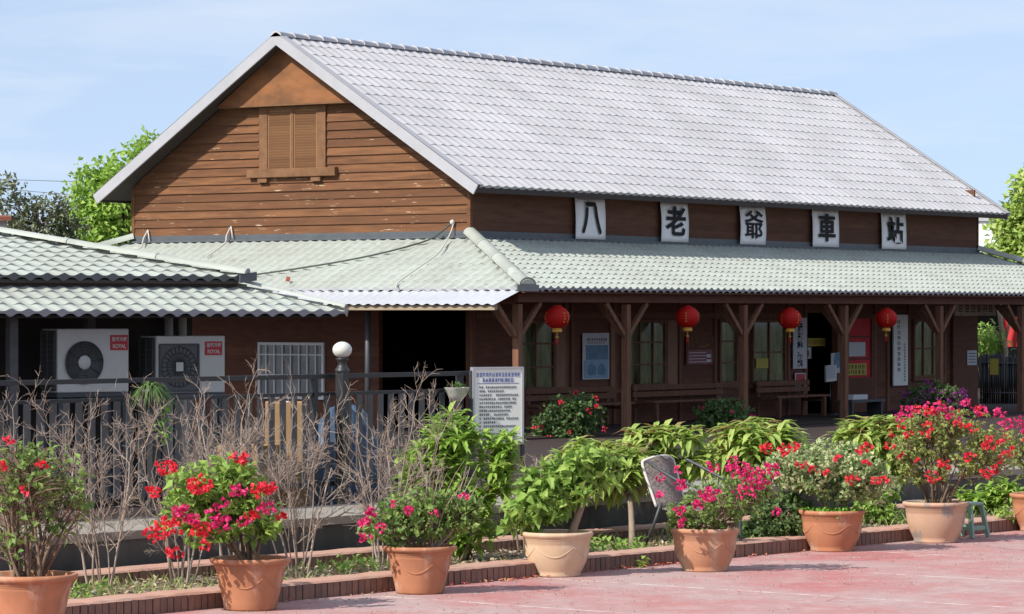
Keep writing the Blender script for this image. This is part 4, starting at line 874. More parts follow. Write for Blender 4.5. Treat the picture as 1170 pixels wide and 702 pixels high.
# 2: big red one
t, p, z = potted(284, 699, 'orange pot with the fullest red and pink flower clusters, in front of bare twigs', TAPER, 'terra'); d = depth(p); b = p + UP * z
B = [blob(245, 555, 62, 38, d), blob(225, 590, 55, 35, d), blob(285, 595, 42, 25, d), blob(272, 560, 35, 32, d)]
shrub(t, b, B, 2, n_main=8, n_twig=300, lpt=8, leaf=(.07, .054), lmat='lf_mid', stem_r=.016, flowers=[
    ('br_red', fl(d, [(274, 523, 9, 22, -.15), (190, 535, 12, 26, -.3), (176, 562, 8, 16, -.3), (226, 553, 15, 44, -.4), (190, 604, 16, 44, -.4), (228, 606, 13, 34, -.42), (297, 560, 10, 22, -.35), (306, 556, 9, 18, -.3), (200, 632, 9, 16, -.38), (233, 623, 6, 9, -.4), (322, 590, 5, 8, -.2), (172, 610, 12, 22, -.35), (287, 590, 8, 12, -.3)])),
    ('br_pink', fl(d, [(208, 586, 11, 26, -.42), (221, 592, 9, 22, -.44), (255, 599, 12, 28, -.42), (273, 562, 9, 16, -.4), (305, 581, 9, 18, -.3), (280, 596, 7, 10, -.35), (243, 588, 6, 9, -.42), (252, 575, 6, 9, -.42)]))])
# 3
t, p, z = potted(479, 680, 'orange pot of spreading green shrub with few magenta flowers, before the bright leafy bush', TAPER, 'terra', sc=.97); d = depth(p); b = p + UP * z
B = [blob(450, 600, 42, 28, d), blob(490, 592, 52, 28, d), blob(530, 585, 30, 26, d), blob(480, 575, 40, 20, d)]
shrub(t, b, B, 3, n_main=8, n_twig=300, lpt=8, leaf=(.05, .038), lmat='lf_bougain', stem_r=.013, bare=.12, flowers=[('br_pink', fl(d, [(424, 584, 7, 16, -.3), (416, 597, 6, 12, -.3), (434, 603, 5, 8, -.3), (418, 614, 6, 12, -.3), (467, 584, 6, 12, -.3), (497, 587, 4, 6, -.3), (450, 575, 3, 4, -.3), (530, 568, 4, 5, -.3)]))])
tw = MB(); r = random.Random(5)
for k in range(26):
    e, _ = in_blob(r, blob(515, 560, 50, 45, d), .6); c_ = curve(b + RGT * .1, e, r, .12, 5); tw.tube([x - p for x in c_], [.006, .005, .0045, .004, .003, .002], 4, cap=False)
tw.build('dry_twig', M['twig'], t)
# 4 cream
t, p, z = potted(637, 660, 'cream clay bowl pot with a heart leaved shrub hanging over its left rim', BOWL, 'cream_pot', sc=.98); d = depth(p); b = p + UP * z + RGT * .1
B = [blob(610, 575, 40, 32, d), blob(628, 555, 40, 30, d), blob(655, 545, 36, 34, d), blob(596, 592, 26, 18, d), blob(690, 535, 28, 22, d), blob(665, 525, 30, 20, d)]
shrub(t, b, B, 4, n_main=6, n_twig=210, lpt=8, leaf=(.085, .07), lmat='lf_mid', stem_r=.03, smat='bark', droop=.6, fork=dep(668, 570, d), spread=.03)
# 5
t, p, z = potted(807, 654, 'stained terracotta pot with loose magenta flowered shrub in front of the rattan chair', BOWL, 'terra_worn', sc=.97); d = depth(p); b = p + UP * z
B = [blob(800, 582, 42, 24, d), blob(852, 560, 44, 32, d), blob(825, 575, 58, 28, d), blob(795, 600, 34, 18, d), blob(772, 590, 20, 18, d)]
shrub(t, b, B, 5, n_main=9, n_twig=300, lpt=7, leaf=(.046, .036), lmat='lf_bougain', stem_r=.014, bare=.25, flowers=[
    ('br_pink', fl(d, [(812, 565, 12, 38, -.42), (778, 554, 8, 18, -.4), (777, 584, 7, 14, -.42), (780, 597, 5, 8, -.42), (797, 577, 6, 12, -.42), (815, 532, 8, 14, -.3), (843, 536, 14, 34, -.35), (860, 545, 14, 34, -.4), (850, 562, 12, 24, -.4), (882, 537, 11, 24, -.3), (838, 528, 8, 14, -.3), (774, 537, 5, 6, -.3), (754, 546, 4, 6, -.3), (752, 565, 4, 6, -.3), (886, 585, 4, 6, -.3), (872, 552, 10, 14, -.35)])), ])
# 6 variegated
t, p, z = potted(953, 631, 'orange bowl pot with cream variegated shrub and bright green seedlings round its rim', BOWL, 'terra', sc=1.0); d = depth(p); b = p + UP * z
B = [blob(950, 538, 66, 30, d), blob(905, 535, 38, 28, d), blob(985, 550, 42, 28, d), blob(950, 520, 52, 18, d)]
shrub(t, b, B, 6, n_main=10, n_twig=560, lpt=10, leaf=(.052, .040), lmat='lf_var', stem_r=.013, smat='bark', flowers=[('br_red', fl(d, [(877, 512, 8, 16, -.3), (897, 514, 9, 20, -.35), (910, 510, 6, 10, -.3), (972, 548, 7, 14, -.45), (1000, 550, 6, 10, -.4), (985, 515, 6, 8, -.3), (992, 510, 6, 9, -.3), (930, 536, 5, 7, -.4), (946, 540, 4, 5, -.45), (960, 525, 5, 6, -.4), (1010, 548, 5, 8, -.3), (990, 530, 5, 6, -.4), (915, 530, 6, 8, -.4), (880, 540, 4, 5, -.4)]))])
gc = MB(); r = random.Random(6)
for k in range(700):
    a = r.uniform(0, 2 * PI); q = .27 * math.sqrt(r.random()); gc.leaf(V((q * math.cos(a), q * math.sin(a), z + r.uniform(.0, .075))), (rnd_unit(r) + UP * .4), UP, .035, .028, .2)
gc.build('ground_cover', M['lf_ground'], t)
# 7
t, p, z = potted(1072, 621, 'dusty pale pot with a tall twiggy crown of red flowers beside the green stool', BOWL, 'dusty_pot', sc=1.03); d = depth(p); b = p + UP * z
B = [blob(1085, 510, 72, 42, d), blob(1050, 520, 45, 38, d), blob(1130, 520, 40, 38, d), blob(1080, 485, 60, 24, d)]; r = random.Random(7)
shrub(t, b, B, 7, n_main=16, n_twig=620, lpt=7, leaf=(.046, .034), lmat='lf_thin', stem_r=.012, bare=.3, spread=.1, flowers=[('br_red', scatter(B[0], 15, r, .03, 6, False) + scatter(B[3], 9, r, .035, 8) + fl(d, [(1080, 530, 8, 16, -.4), (1065, 545, 8, 12, -.4), (1107, 523, 7, 14, -.4), (1128, 510, 8, 16, -.4), (1125, 541, 9, 16, -.4), (1018, 510, 6, 9, -.3), (1058, 490, 9, 16, -.3)])),
    ('br_pink', fl(d, [(1040, 470, 11, 24, -.2), (1065, 467, 13, 28, -.2), (1080, 470, 10, 18, -.2), (1104, 461, 7, 12, -.1), (1030, 478, 8, 14, -.2), (1120, 470, 8, 12, -.2), (1142, 473, 9, 14, -.2), (1090, 478, 9, 12, -.3)]))])
gc = MB()
for k in range(160):
    a = r.uniform(2, 4.4); q = .26 * math.sqrt(r.random()); gc.leaf(V((q * math.cos(a), q * math.sin(a), z + r.uniform(.0, .04))), (rnd_unit(r) + UP * .4), UP, .03, .024, .2)
gc.build('ground_cover', M['lf_ground'], t)
# 8
t, p, z = potted(1192, 608, 'orange pot cut off by the right edge with red flowers on top', BOWL, 'terra', sc=1.0); d = depth(p); b = p + UP * z
B = [blob(1180, 515, 42, 34, d), blob(1210, 520, 50, 38, d)]; r = random.Random(8)
shrub(t, b, B, 8, n_main=10, n_twig=260, lpt=7, leaf=(.046, .034), lmat='lf_thin', stem_r=.012, bare=.2, flowers=[('br_red', scatter(B[0], 10, r, .035, 9) + scatter(B[1], 10, r, .035, 9)), ('br_pink', fl(d, [(1150, 486, 9, 18, -.2), (1165, 482, 10, 20, -.2), (1172, 490, 8, 12, -.2)]))])

# in the bed --------------------------------------------------------
def planted(name, lab, cat, px, v, z=.06, group=None): p = kpx(px, v, z); return thing(name, lab, cat, p, 0, group), p
t, p = planted('leafy_shrub', 'bright green leafy bush growing in front of the notice board', 'shrub', 515, 1.0); d = depth(p)
B = [blob(500, 545, 45, 45, d), blob(520, 500, 42, 36, d), blob(548, 545, 42, 50, d), blob(530, 600, 48, 34, d), blob(575, 525, 22, 40, d), blob(472, 545, 24, 50, d)]
shrub(t, p, B, 21, n_main=12, n_twig=270, lpt=9, leaf=(.15, .045), lmat='lf_bright', droop=.45, stem_r=.012, whorl=True, spread=.22)
t, p = planted('small_tree', 'small tree with a bare forked trunk and broad drooping leaves left of the rattan chair', 'tree', 722, .7); d = depth(p) + 1.2
B = [blob(680, 528, 52, 34, d), blob(728, 520, 52, 34, d), blob(780, 520, 44, 32, d), blob(645, 550, 32, 30, d), blob(760, 506, 36, 20, d), blob(700, 550, 50, 26, d - .3), blob(735, 548, 50, 26, d), blob(688, 538, 38, 30, d - .8), blob(720, 530, 22, 24, d - .75), blob(660, 548, 28, 26, d - .6)]; B = [(c_, a_, a_ * .55, z_) for c_, a_, _, z_ in B]
shrub(t, p, B, 22, n_main=6, n_twig=330, lpt=10, leaf=(.17, .062), lmat='lf_big', droop=.7, stem_r=.026, whorl=True, smat='bark', newm='lf_new', spread=.02, fork=dep(719, 566, d - .75))
t, p = planted('broadleaf_shrub', 'dome of long drooping yellow green leaves right behind the magenta flowered pot', 'shrub', 862, 1.0); d = depth(p)
B = [blob(866, 513, 52, 36, d), blob(838, 520, 32, 32, d), blob(897, 518, 30, 30, d)]
shrub(t, p, B, 23, n_main=6, n_twig=210, lpt=10, leaf=(.19, .062), lmat='lf_big', droop=.75, stem_r=.03, whorl=True, smat='bark', newm='lf_new', spread=.03, fork=dep(863, 560, d))
t, p = planted('broadleaf_shrub', 'bush of long pointed green leaves between the variegated and the tall red pots', 'shrub', 1005, 1.1); d = depth(p)
B = [blob(992, 508, 44, 34, d), blob(1025, 515, 28, 36, d)]
shrub(t, p, B, 24, n_main=6, n_twig=150, lpt=10, leaf=(.20, .062), lmat='lf_big', droop=.6, stem_r=.025, whorl=True, smat='bark', newm='lf_new', spread=.03)
t, p = planted('leafy_shrub', 'low bright green clump on the bed behind the green stool', 'shrub', 1120, .9); d = depth(p)
B = [blob(1115, 575, 26, 22, d), blob(1145, 570, 24, 26, d)]
shrub(t, p, B, 25, n_main=6, n_twig=60, lpt=9, leaf=(.15, .05), lmat='lf_bright', droop=.5, stem_r=.01, whorl=True, spread=.12)
t, p = planted('dark_shrub', 'dark leaved bush draping over the kerb right of the magenta flowered pot', 'shrub', 880, .35); d = depth(p)
B = [blob(878, 600, 34, 32, d), blob(905, 590, 28, 36, d), blob(860, 615, 24, 26, d)]
shrub(t, p, B, 26, n_main=7, n_twig=190, lpt=8, leaf=(.06, .042), lmat='lf_dark', droop=.4, stem_r=.012, spread=.12)
t, p = planted('leafy_shrub', 'low dark green foliage at the foot of the variegated pot, to its right', 'shrub', 1005, .75); d = depth(p)
B = [blob(1008, 575, 22, 22, d), blob(985, 580, 16, 18, d)]
shrub(t, p, B, 27, n_main=5, n_twig=70, lpt=8, leaf=(.07, .045), lmat='lf_mid', droop=.4, stem_r=.01, spread=.08)
# bare shrubs
def bare_shrub(px, v, top_px, width, seed, lab, n=9):
    t, p = planted('bare_shrub', lab, 'shrub', px, v, .06, 'bare twiggy shrubs before the railing'); d = depth(p); r = random.Random(seed); mb = MB()
    H = 2.1 - (top_px - HY) * d / F - p.z; Wd = width * d / F / 2
    def grow(a, dr, L, rad, lev):
        n_ = 6; pts = [a]; dd = dr.copy()
        for k in range(n_):
            over = (pts[-1].z - p.z) / H
            dd = (dd + rnd_unit(r) * (.20 if lev else .13) + UP * (.05 - max(0, over - .98) * .8)).normalized(); pts.append(pts[-1] + dd * (L / n_))
        mb.tube([q - p for q in pts], [rad * (1 - .5 * k / n_) for k in range(n_ + 1)], 5 if lev == 0 else 4, cap=False)
        if lev < 3:
            for k in range((6, 6, 4)[lev]):
                i = r.randint((2, 1, 1)[lev], n_); b_ = pts[i]; nd = (pts[i] - pts[i - 1]).normalized()
                s_ = (nd * .9 + rnd_unit(r) * .85 + UP * .1).normalized(); grow(b_, s_, L * r.uniform(.25, .5), max(rad * r.uniform(.38, .55), .0018), lev + 1)
    for k in range(n):
        a = 2 * PI * k / n + r.uniform(-.3, .3); q = r.uniform(.35, 1); e = V((math.cos(a), math.sin(a), 0)) * (Wd * q)
        dr = (e * 1.0 + UP * H * .9).normalized(); grow(p + V((math.cos(a), math.sin(a), 0)) * r.uniform(.02, .12), dr, H * r.uniform(.48, .78), r.uniform(.0055, .012), 0)
    mb.build('twigs', M['twig'], t)
bare_shrub(25, .9, 450, 90, 31, 'bare twiggy shrub behind the far left pot', 6)
bare_shrub(118, 1.15, 455, 95, 32, 'bare pale shrub between the far left pot and the trailing grassy plant', 7)
bare_shrub(205, 1.0, 450, 110, 33, 'bare shrub directly behind the red flowered pot', 9)
bare_shrub(272, 1.2, 430, 100, 34, 'tallest bare shrub, in front of the cardboard boxes', 10)
bare_shrub(338, .8, 440, 110, 35, 'bare forked shrub to the right of the red flowered pot', 8)
bare_shrub(440, 1.0, 440, 130, 36, 'bare reddish shrub before the railing, beside the bright leafy bush', 11)
bare_shrub(604, 1.3, 500, 55, 37, 'small bare shrub right of the notice board leg', 4)
# bougainvilleas in the shade of the veranda
def shade_bush(px, y, vpos, blobs_, seed, lab, fm, n):
    q = ony(px, HY, vpos); q.z = -.02; t = thing('bougainvillea_bush', lab, 'shrub', q, 0, 'bougainvilleas in front of the veranda'); d = depth(q); r = random.Random(seed); B = [blob(*b_, d) for b_ in blobs_]
    fs = sum([scatter(b_, n, r, .07 if fm == 'br_purple' else .05, 9, False) for b_ in B], [])
    shrub(t, q, B, seed, n_main=8, n_twig=420, lpt=10, leaf=(.085, .06), lmat='lf_dark', droop=.3, stem_r=.015, flowers=[(fm, fs)])
shade_bush(650, 480, -2.75, [(650, 480, 46, 36), (640, 500, 44, 27)], 41, 'dark rounded bush with scattered red flowers below the blue poster', 'br_red', 11)
shade_bush(828, 475, -2.8, [(828, 477, 38, 25), (822, 495, 36, 24)], 42, 'dark bush with few pink flowers at the foot of the third veranda post', 'br_pink', 6)
shade_bush(1067, 455, -3.2, [(1067, 454, 37, 18), (1060, 470, 40, 20)], 43, 'purple flowered bush below the cream vertical name board', 'br_purple', 46)
# plants hung on the railing
def grassy(parent, c_, n, L, wd, r, m='spider', down=.9):
    mb = MB(); loc = V(parent.location)
    for k in range(n):
        a = r.uniform(0, 2 * PI); el = r.uniform(.25, 1.35); h = V((math.cos(a), math.sin(a), 0)); l = L * r.uniform(.5, 1.15)
        pts = [c_ + h * (l * t_ * math.cos(el)) + UP * (l * (t_ * math.sin(el) - down * t_ * t_)) for t_ in (0, .25, .5, .75, 1)]
        sd = V((-h.y, h.x, 0)) * wd; ws = (.6, 1, 1, .7, .05); vs = []
        for q, w_ in zip(pts, ws): vs += [q - loc + sd * w_, q - loc - sd * w_]
        mb.add(vs, [(2 * i, 2 * i + 1, 2 * i + 3, 2 * i + 2) for i in range(4)], 0, False)
    mb.build('foliage', M[m], parent)
q = kpx(173, FV - .12, 0); dd = depth(q); q.z = 2.1 - (445 - HY) * dd / F; t = thing('hanging_plant', 'grassy trailing plant hung on the railing below the air conditioners', 'hanging plant', q, 0, 'plants hung on the railing'); r = random.Random(51)
s = MB(); s.lathe([(0, -.16), (.075, -.16), (.10, -.02), (.105, 0), (.09, 0), (.08, -.02), (0, -.03)], 20); s.build('pot', M['charcoal'], t); grassy(t, q + UP * -.01, 230, .30, .005, r, down=.95)
s = MB()
for k in range(60): s.leaf(V((r.uniform(-.02, .16), r.uniform(-.1, .0), r.uniform(-.42, -.1))), rnd_unit(r), UP, .05, .03, .3)
s.build('trailing_leaf', M['lf_ground'], t)
q = kpx(522, FV - .12, 0); dd = depth(q); q.z = 2.1 - (443 - HY) * dd / F; t = thing('hanging_plant', 'white half round pot of arching green blades hung left of the notice board', 'hanging plant', q, 0, 'plants hung on the railing')
s = MB(); s.lathe([(0, -.13), (.04, -.125), (.085, -.075), (.115, -.005), (.12, 0), (.11, 0), (.10, -.02), (0, -.03)], 28); s.build('pot', M['ac'], t); grassy(t, q + UP * -.02, 90, .2, .006, r, down=.7)
# plant on the far bamboo screen
q = dep(1147, 405, 81); t = thing('potted_tree', 'pale bare cut trunk with fresh yellow green leaves above the bamboo screen', 'plant', (q.x, q.y, -.02)); z0 = q.z
lo = V(t.location); s = MB(); s.tube([V((0, 0, 0)), dep(1148, 400, 81) - lo, dep(1144, 372, 81) - lo, dep(1141, 347, 81) - lo], [.09, .085, .06, .055], 10); s.tube([dep(1147, 395, 81) - lo, dep(1152, 375, 81) - lo, dep(1155, 358, 81) - lo], [.05, .035, .03], 8); s.tube([dep(1147, 398, 81) - lo, dep(1143, 388, 81) - lo, dep(1138, 378, 81) - lo], [.045, .04, .03], 8); s.build('trunk', M['beam'], t)
s = MB(); r = random.Random(55)
for k in range(150):
    e = dep(r.gauss(1135, 7), r.gauss(388, 7), 81 + r.uniform(-.4, .4)); s.longleaf(e - lo, rnd_unit(r) + UP * .1, UP, .2, .075, .5)
s.build('foliage', M['lf_bright'], t)
q = dep(1128, 420, 84); t = thing('leafy_shrub', 'dark green bush behind the bamboo screen at the veranda end', 'shrub', (q.x, q.y, -.02)); B = [blob(1124, 385, 16, 18, 84)]; shrub(t, V((q.x, q.y, 0)), B, 56, n_main=5, n_twig=50, lpt=8, leaf=(.12, .08), lmat='lf_mid', stem_r=.015)

# ---------------------------------------------------------------- chair and stool
cp = kpx(796, .40, .06); th = -YAW + math.radians(47); d = depth(cp)
t = thing('rattan_chair', 'grey rattan armchair with dark metal frame half hidden by the magenta flowered pot', 'chair', cp, th)
# local frame: -y is the direction the chair faces
s = MB(); s.grid(lambda a, b: V(((a - .5) * (.39 + .05 * b), .22 + .16 * b - .10 * math.cos((a - .5) * 2.6) + .10, .36 + .40 * b + .035 * b * math.sin(PI * a))), 14, 14); k = s.build('backrest', M['rattan'], t); md = k.modifiers.new('solid', 'SOLIDIFY'); md.thickness = .012
s = MB(); pts = [V(((a - .5) * (.39 + .05 * b), .22 + .16 * b - .10 * math.cos((a - .5) * 2.6) + .10, .36 + .40 * b)) for a, b in [(0, .0), (0, .35), (0, .7), (.02, .95), (.12, 1.02), (.3, 1.07), (.5, 1.085), (.7, 1.07), (.88, 1.02), (.98, .95), (1, .7), (1, .35), (1, 0)]]; s.tube(smooth(pts, 4), .013, 8); s.build('backrest_edge', M['cap'], t)
s = MB(); s.grid(lambda a, b: V(((a - .5) * .46, -.24 + .46 * b, .36 + .02 * math.sin(b * PI) * -1)), 10, 10); k = s.build('seat', M['rattan'], t); md = k.modifiers.new('solid', 'SOLIDIFY'); md.thickness = .015
for sg in (-1, 1):
    s = MB(); s.tube(smooth([V((sg * .26, .34, .76)), V((sg * .29, .2, .70)), V((sg * .3, -.05, .60)), V((sg * .29, -.24, .55)), V((sg * .27, -.30, .45)), V((sg * .25, -.28, .2)), V((sg * .25, -.30, 0))], 5), .014, 8); s.build('armrest', M['charcoal'], t)
    s = MB(); s.tube([V((sg * .24, .2, .4)), V((sg * .25, .28, .2)), V((sg * .26, .38, 0))], .014, 8); s.build('leg', M['charcoal'], t)
sp = onz(1106, 615, 0) + FWD * .1; sp.z = .002; t = thing('plastic_stool', 'small pale green plastic stool behind the dusty pot', 'stool', sp, -YAW + .9)
s = MB(); s.box((-.12, -.12, .30), (.12, .12, .33)); s.build('seat', M['stool'], t, bevel=.012)
for sx in (-1, 1):
    for sy in (-1, 1): s = MB(); s.bar((sx * .145, sy * .145, 0), (sx * .10, sy * .10, .30), .04, .03); s.build('leg', M['stool'], t)
s = MB()
for a, b in (((-1, -1), (1, -1)), ((1, -1), (1, 1)), ((1, 1), (-1, 1)), ((-1, 1), (-1, -1))): s.bar((a[0] * .132, a[1] * .132, .09), (b[0] * .132, b[1] * .132, .09), .02, .035)
s.build('stretcher', M['stool'], t)
# ---------------------------------------------------------------- ground clutter
r = random.Random(61); s = MB()
for k in range(4200):
    u, v = r.uniform(-3, 22), r.uniform(.32, 1.42)
    if math.sin(u * 1.7) + math.sin(u * .63 + 1) + r.uniform(-1.2, 1.2) < -.1: continue
    p = kp(u, v, .06); h = r.uniform(.03, .12); a = r.uniform(0, 6.28); d_ = V((math.cos(a), math.sin(a), 0)); sd = V((-d_.y, d_.x, 0)) * .004; s.add([p - sd, p + sd, p + d_ * (h * .25) + UP * h * .7 + sd * .6, p + d_ * (h * .55) + UP * h], [(0, 1, 2), (0, 2, 3)])
o = s.build('bed_grass', M['grass']); tag(o, 'short dry grass growing in the planting bed', 'grass', kind='stuff')
s = MB()
for k in range(8000):
    u, v = r.uniform(-3, 22), r.uniform(.32, 1.42); p = kp(u, v, .075 + r.uniform(0, .02)); s.leaf(p, V((r.uniform(-1, 1), r.uniform(-1, 1), r.uniform(-.2, .3))), (UP + rnd_unit(r) * .5), r.uniform(.03, .07), r.uniform(.02, .035), r.uniform(-.3, .3))
o = s.build('leaf_litter', M['litter']); tag(o, 'dry fallen leaves covering the soil of the planting bed', 'leaf litter', kind='stuff')
s = MB()
for k in range(700):
    u, v = r.uniform(-3, 22), r.uniform(.35, 1.4); q = r.uniform(.01, .03) * (2 if r.random() < .07 else 1); s.lathe([(0, -q * .5), (q * .8, -q * .2), (q, .1 * q), (q * .6, q * .5), (0, q * .6)], 6, kp(u, v, .07), sx=r.uniform(.8, 1.5), smooth=False)
o = s.build('pebbles', M['concrete']); tag(o, 'pale pebbles on the soil of the planting bed', 'pebbles', kind='stuff')
s = MB()
for cxp in (300, 440, 500, 590, 620, 700, 745, 790, 860, 900, 1000):
    u0 = ku(kpx(cxp, -.05))
    for k in range(12 if cxp not in (590, 745) else 55): p = kp(u0 + r.gauss(0, .3), -.02 - abs(r.gauss(0, .05)), .008); s.leaf(p, V((r.uniform(-1, 1), r.uniform(-1, 1), r.uniform(0, .4))), UP + rnd_unit(r) * .4, r.uniform(.02, .05), r.uniform(.016, .03), .1)
for k in range(220): p = kp(r.uniform(-1, 20), -r.uniform(.1, 3.0), .008); s.leaf(p, V((r.uniform(-1, 1), r.uniform(-1, 1), .15)), UP, .03, .022, .1)
g_ = MB()
for k in range(1500):
    q = r.uniform(.004, .011); c_ = kp(r.uniform(-3, 22), -abs(r.gauss(0, 1.6)), q * .3); g_.lathe([(q, -q * .3), (q * .8, q * .3), (0, q * .5)], 5, c_, sx=r.uniform(.7, 1.5), smooth=False)
o = g_.build('grit', M['concrete']); tag(o, 'pale grit and small stones strewn over the worn red paving', 'grit', kind='stuff')
o = s.build('fallen_petals', M['petal']); tag(o, 'fallen red petals and dry leaves at the foot of the kerb', 'petals', kind='stuff')
for i, (cxp, lab) in enumerate(((85, 'weed with flat green leaves beside the far left pot'), (300, 'small weed growing at the kerb behind the red flowered pot'), (735, 'small weed at the foot of the kerb under the rattan chair'), (1148, 'tuft of weeds on the kerb right of the green stool'), (690, 'green weeds on the bed between the cream pot and the small tree'), (905, 'weeds on the bed just left of the variegated pot'), (1035, 'low weeds on the bed left of the dusty pot'), (400, 'green weeds on the bed left of the magenta flowered pot'))):
    v = (.75, .5, -.06, .04, .7, .6, .7, .9)[i]; p = kpx(cxp, v, .07 if v > .1 else (.12 if v > 0 else .002)); t = thing('weed', lab, 'plant', p, 0); s = MB()
    for k in range((90, 60, 18, 40, 190, 120, 130, 90)[i]): a = r.uniform(0, 6.28); q = (.32, .2, .05, .1, .5, .35, .4, .35)[i] * math.sqrt(r.random()); s.leaf(V((q * math.cos(a) * 1.0, q * .7 * math.sin(a), r.uniform(0, .10))), (rnd_unit(r) + UP * .3), UP, .07, .045, .3)
    s.build('foliage', M['lf_bright' if i == 2 else 'lf_mid'], t)

# ---------------------------------------------------------------- trees and houses behind
def tree(name, lab, px, d, blobs, seed, lmat, n, leaf, trunk_r=.16, lpc=16, clump=.3, gap=.35, group='trees behind the station'):
    q = dep(px, HY, d); q.z = -.06; t = thing(name, lab, 'tree', q, 0, group); r = random.Random(seed); lo = V(q); B = [blob(*b_, d, .9) for b_ in blobs]
    s = MB(); top = B[0][0]; c0 = [q.lerp(top, k / 6) + rnd_unit(r) * .08 * (k > 0) for k in range(7)]; s.tube([x - lo for x in c0], [trunk_r * (1 - .1 * k) for k in range(7)], 10)
    cl_, lf = [], MB(); ws = sum(b_[1] * b_[3] for b_ in B)
    for k in range(n):
        x = r.random() * ws
        for b_ in B:
            x -= b_[1] * b_[3]
            if x <= 0: break
        e, dd = in_blob(r, b_, gap); j = r.randint(3, 6); tw = curve(c0[j], e, r, .1, 4)
        if k % 3 == 0: s.tube([x_ - lo for x_ in tw], [trunk_r * .28, trunk_r * .22, trunk_r * .16, trunk_r * .1, trunk_r * .05], 5, cap=False)
        cr = clump * r.uniform(.6, 1.3)
        for m_ in range(lpc):
            pp = e + rnd_unit(r) * (cr * r.random() ** .5); u_ = (UP * .7 + rnd_unit(r) * .6).normalized(); lf.leaf(pp - lo, (rnd_unit(r) + dd * .4), u_, leaf[0] * r.uniform(.7, 1.3), leaf[1] * r.uniform(.7, 1.3), .3)
    s.build('trunk', M['bark'], t); lf.build('crown', M[lmat], t)
tree('green_tree', 'bright light green tree rising behind the left end of the gable roof', 140, 80, [(140, 235, 58, 55), (110, 225, 30, 38), (165, 190, 26, 36), (190, 240, 45, 60), (110, 265, 45, 40)], 71, 'lf_bright', 420, (.17, .11), lpc=20, clump=.34)
tree('olive_tree', 'sparse dusty olive tree at the far left behind the annex roof', 35, 74, [(45, 262, 34, 30), (10, 225, 20, 22), (60, 245, 22, 20), (20, 270, 30, 30), (78, 265, 18, 22)], 72, 'lf_olive', 150, (.15, .07), lpc=16, clump=.22, trunk_r=.1)
tree('dark_tree', 'dark green leafy tree behind the gap between annex and gable', 165, 84, [(160, 275, 40, 40), (120, 275, 40, 26)], 73, 'lf_dark', 160, (.15, .10), lpc=20, clump=.3)
tree('roadside_tree', 'large leaved green tree cut off by the right edge beyond the roof end', 1190, 100, [(1182, 245, 36, 52), (1162, 262, 24, 34), (1205, 225, 45, 60), (1150, 285, 22, 18), (1190, 300, 60, 40)], 74, 'lf_big', 330, (.26, .15), lpc=18, clump=.38, trunk_r=.2)
q = dep(-12, HY, 70); t = thing('house', 'weathered pale house with a rusty red roof edge at the far left', 'house', (q.x, q.y, -.06), -YAW + .2)
hz = 2.1 + (HY - 249) * 70 / F; s = MB(); s.box((-4, 0, 0), (.36, 2, hz)); s.build('wall', M['wall_grey'], t); s = MB(); s.poly([(-4.3, -.2, hz), (.44, -.2, hz), (.44, 2.2, hz + .1), (-4.3, 2.2, hz + .1)], (0, 0, .08)); s.build('roof', M['rust'], t)
q = dep(1126, HY, 130); t = thing('house', 'plain white building glimpsed between the roof end and the right tree', 'house', (q.x, q.y, -.06), -YAW - .3)
hz = 2.1 + (HY - 251) * 130 / F; s = MB(); s.box((-2, 0, 0), (1.2, 6, hz)); s.build('wall', M['white_wall'], t); s = MB(); s.box((-2.1, -.1, hz), (1.3, 6.1, hz + .12)); s.build('parapet', M['roof_edge'], t)
s = MB(); s.tube([dep(-30, 204, 150), dep(60, 207, 150), dep(130, 209, 150)], .012, 4); s.tube([dep(-30, 213, 150), dep(60, 221, 150), dep(130, 226, 150)], .012, 4); o = s.build('power_line', M['flash']); tag(o, 'thin overhead wires crossing the sky at the far left', 'wire')

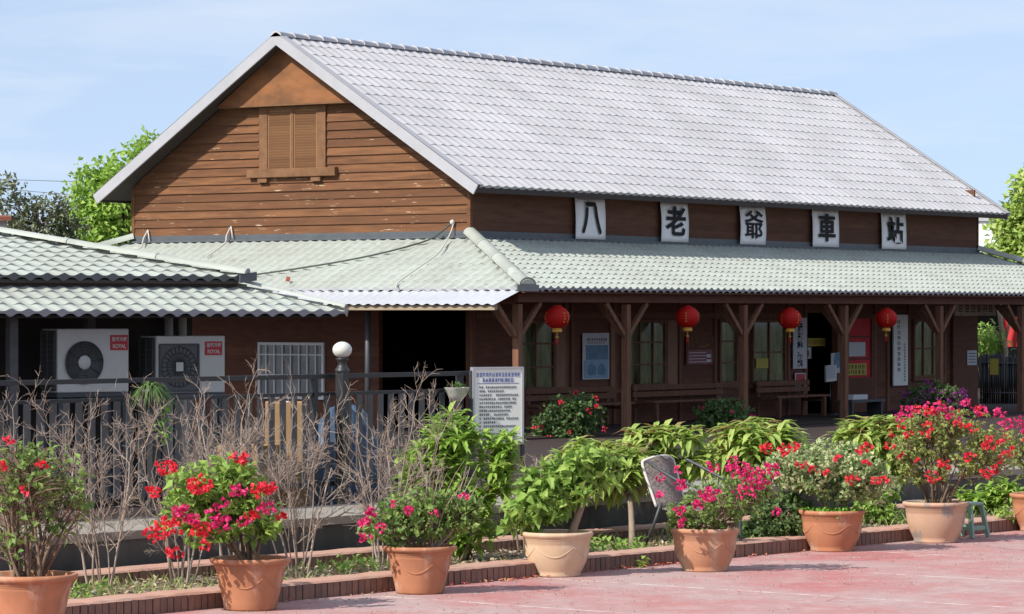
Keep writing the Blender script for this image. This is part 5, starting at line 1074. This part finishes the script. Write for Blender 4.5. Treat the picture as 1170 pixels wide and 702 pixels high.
# ---------------------------------------------------------------- light, sky, camera
TS = V((-.56, .16, .50)).normalized()
sun = bpy.data.lights.new('sun', 'SUN'); sun.energy = 4.3; sun.angle = math.radians(.53); sun.color = (1, .95, .87)
so = bpy.data.objects.new('sun', sun); COL.objects.link(so); so.rotation_euler = TS.to_track_quat('Z', 'Y').to_euler(); so.location = (-20, 10, 30)
wd = bpy.data.worlds.new('World'); SC.world = wd; wd.use_nodes = True; nt = wd.node_tree; N, Lk = nt.nodes, nt.links
bg = N['Background']; bg.inputs['Strength'].default_value = .15
sky = N.new('ShaderNodeTexSky'); sky.sky_type = 'NISHITA'; sky.sun_disc = False; sky.sun_elevation = math.asin(TS.z); sky.sun_rotation = math.atan2(TS.x, TS.y); sky.air_density = 1.0; sky.dust_density = 1.0; sky.ozone_density = 2.0
tc = N.new('ShaderNodeTexCoord'); ad = N.new('ShaderNodeVectorMath'); ad.operation = 'ADD'; ad.inputs[1].default_value = (0, 0, .17)
Lk.new(tc.outputs['Generated'], ad.inputs[0]); nm = N.new('ShaderNodeVectorMath'); nm.operation = 'NORMALIZE'; Lk.new(ad.outputs[0], nm.inputs[0]); Lk.new(nm.outputs[0], sky.inputs['Vector'])
mp = N.new('ShaderNodeMapping'); mp.inputs['Scale'].default_value = (6, 6, 34); Lk.new(tc.outputs['Generated'], mp.inputs['Vector'])
nz = N.new('ShaderNodeTexNoise'); nz.inputs['Scale'].default_value = 1.6; nz.inputs['Detail'].default_value = 7; nz.inputs['Roughness'].default_value = .55; nz.inputs['Distortion'].default_value = .4; Lk.new(mp.outputs[0], nz.inputs['Vector'])
mr = N.new('ShaderNodeMapRange'); mr.inputs['From Min'].default_value = .42; mr.inputs['From Max'].default_value = .72; mr.inputs['To Min'].default_value = .38; mr.inputs['To Max'].default_value = .72; Lk.new(nz.outputs['Fac'], mr.inputs['Value'])
mx = N.new('ShaderNodeMix'); mx.data_type = 'RGBA'; Lk.new(mr.outputs[0], mx.inputs['Factor']); Lk.new(sky.outputs[0], mx.inputs['A']); mx.inputs['B'].default_value = (4.1, 4.45, 5.05, 1); Lk.new(mx.outputs['Result'], bg.inputs['Color'])
ca = bpy.data.cameras.new('camera'); co = bpy.data.objects.new('camera', ca); COL.objects.link(co); co.location = CAM; co.rotation_euler = (PI / 2, 0, -YAW)
ca.sensor_width = 36; ca.lens = F / 1170 * 36; ca.shift_y = (HY - 351) / 1170; ca.clip_start = .5; ca.clip_end = 3000; SC.camera = co
vs_ = SC.view_settings; vs_.view_transform = 'Standard'; vs_.look = 'None'; vs_.gamma = 1; vs_.exposure = .4; vs_.use_curve_mapping = False
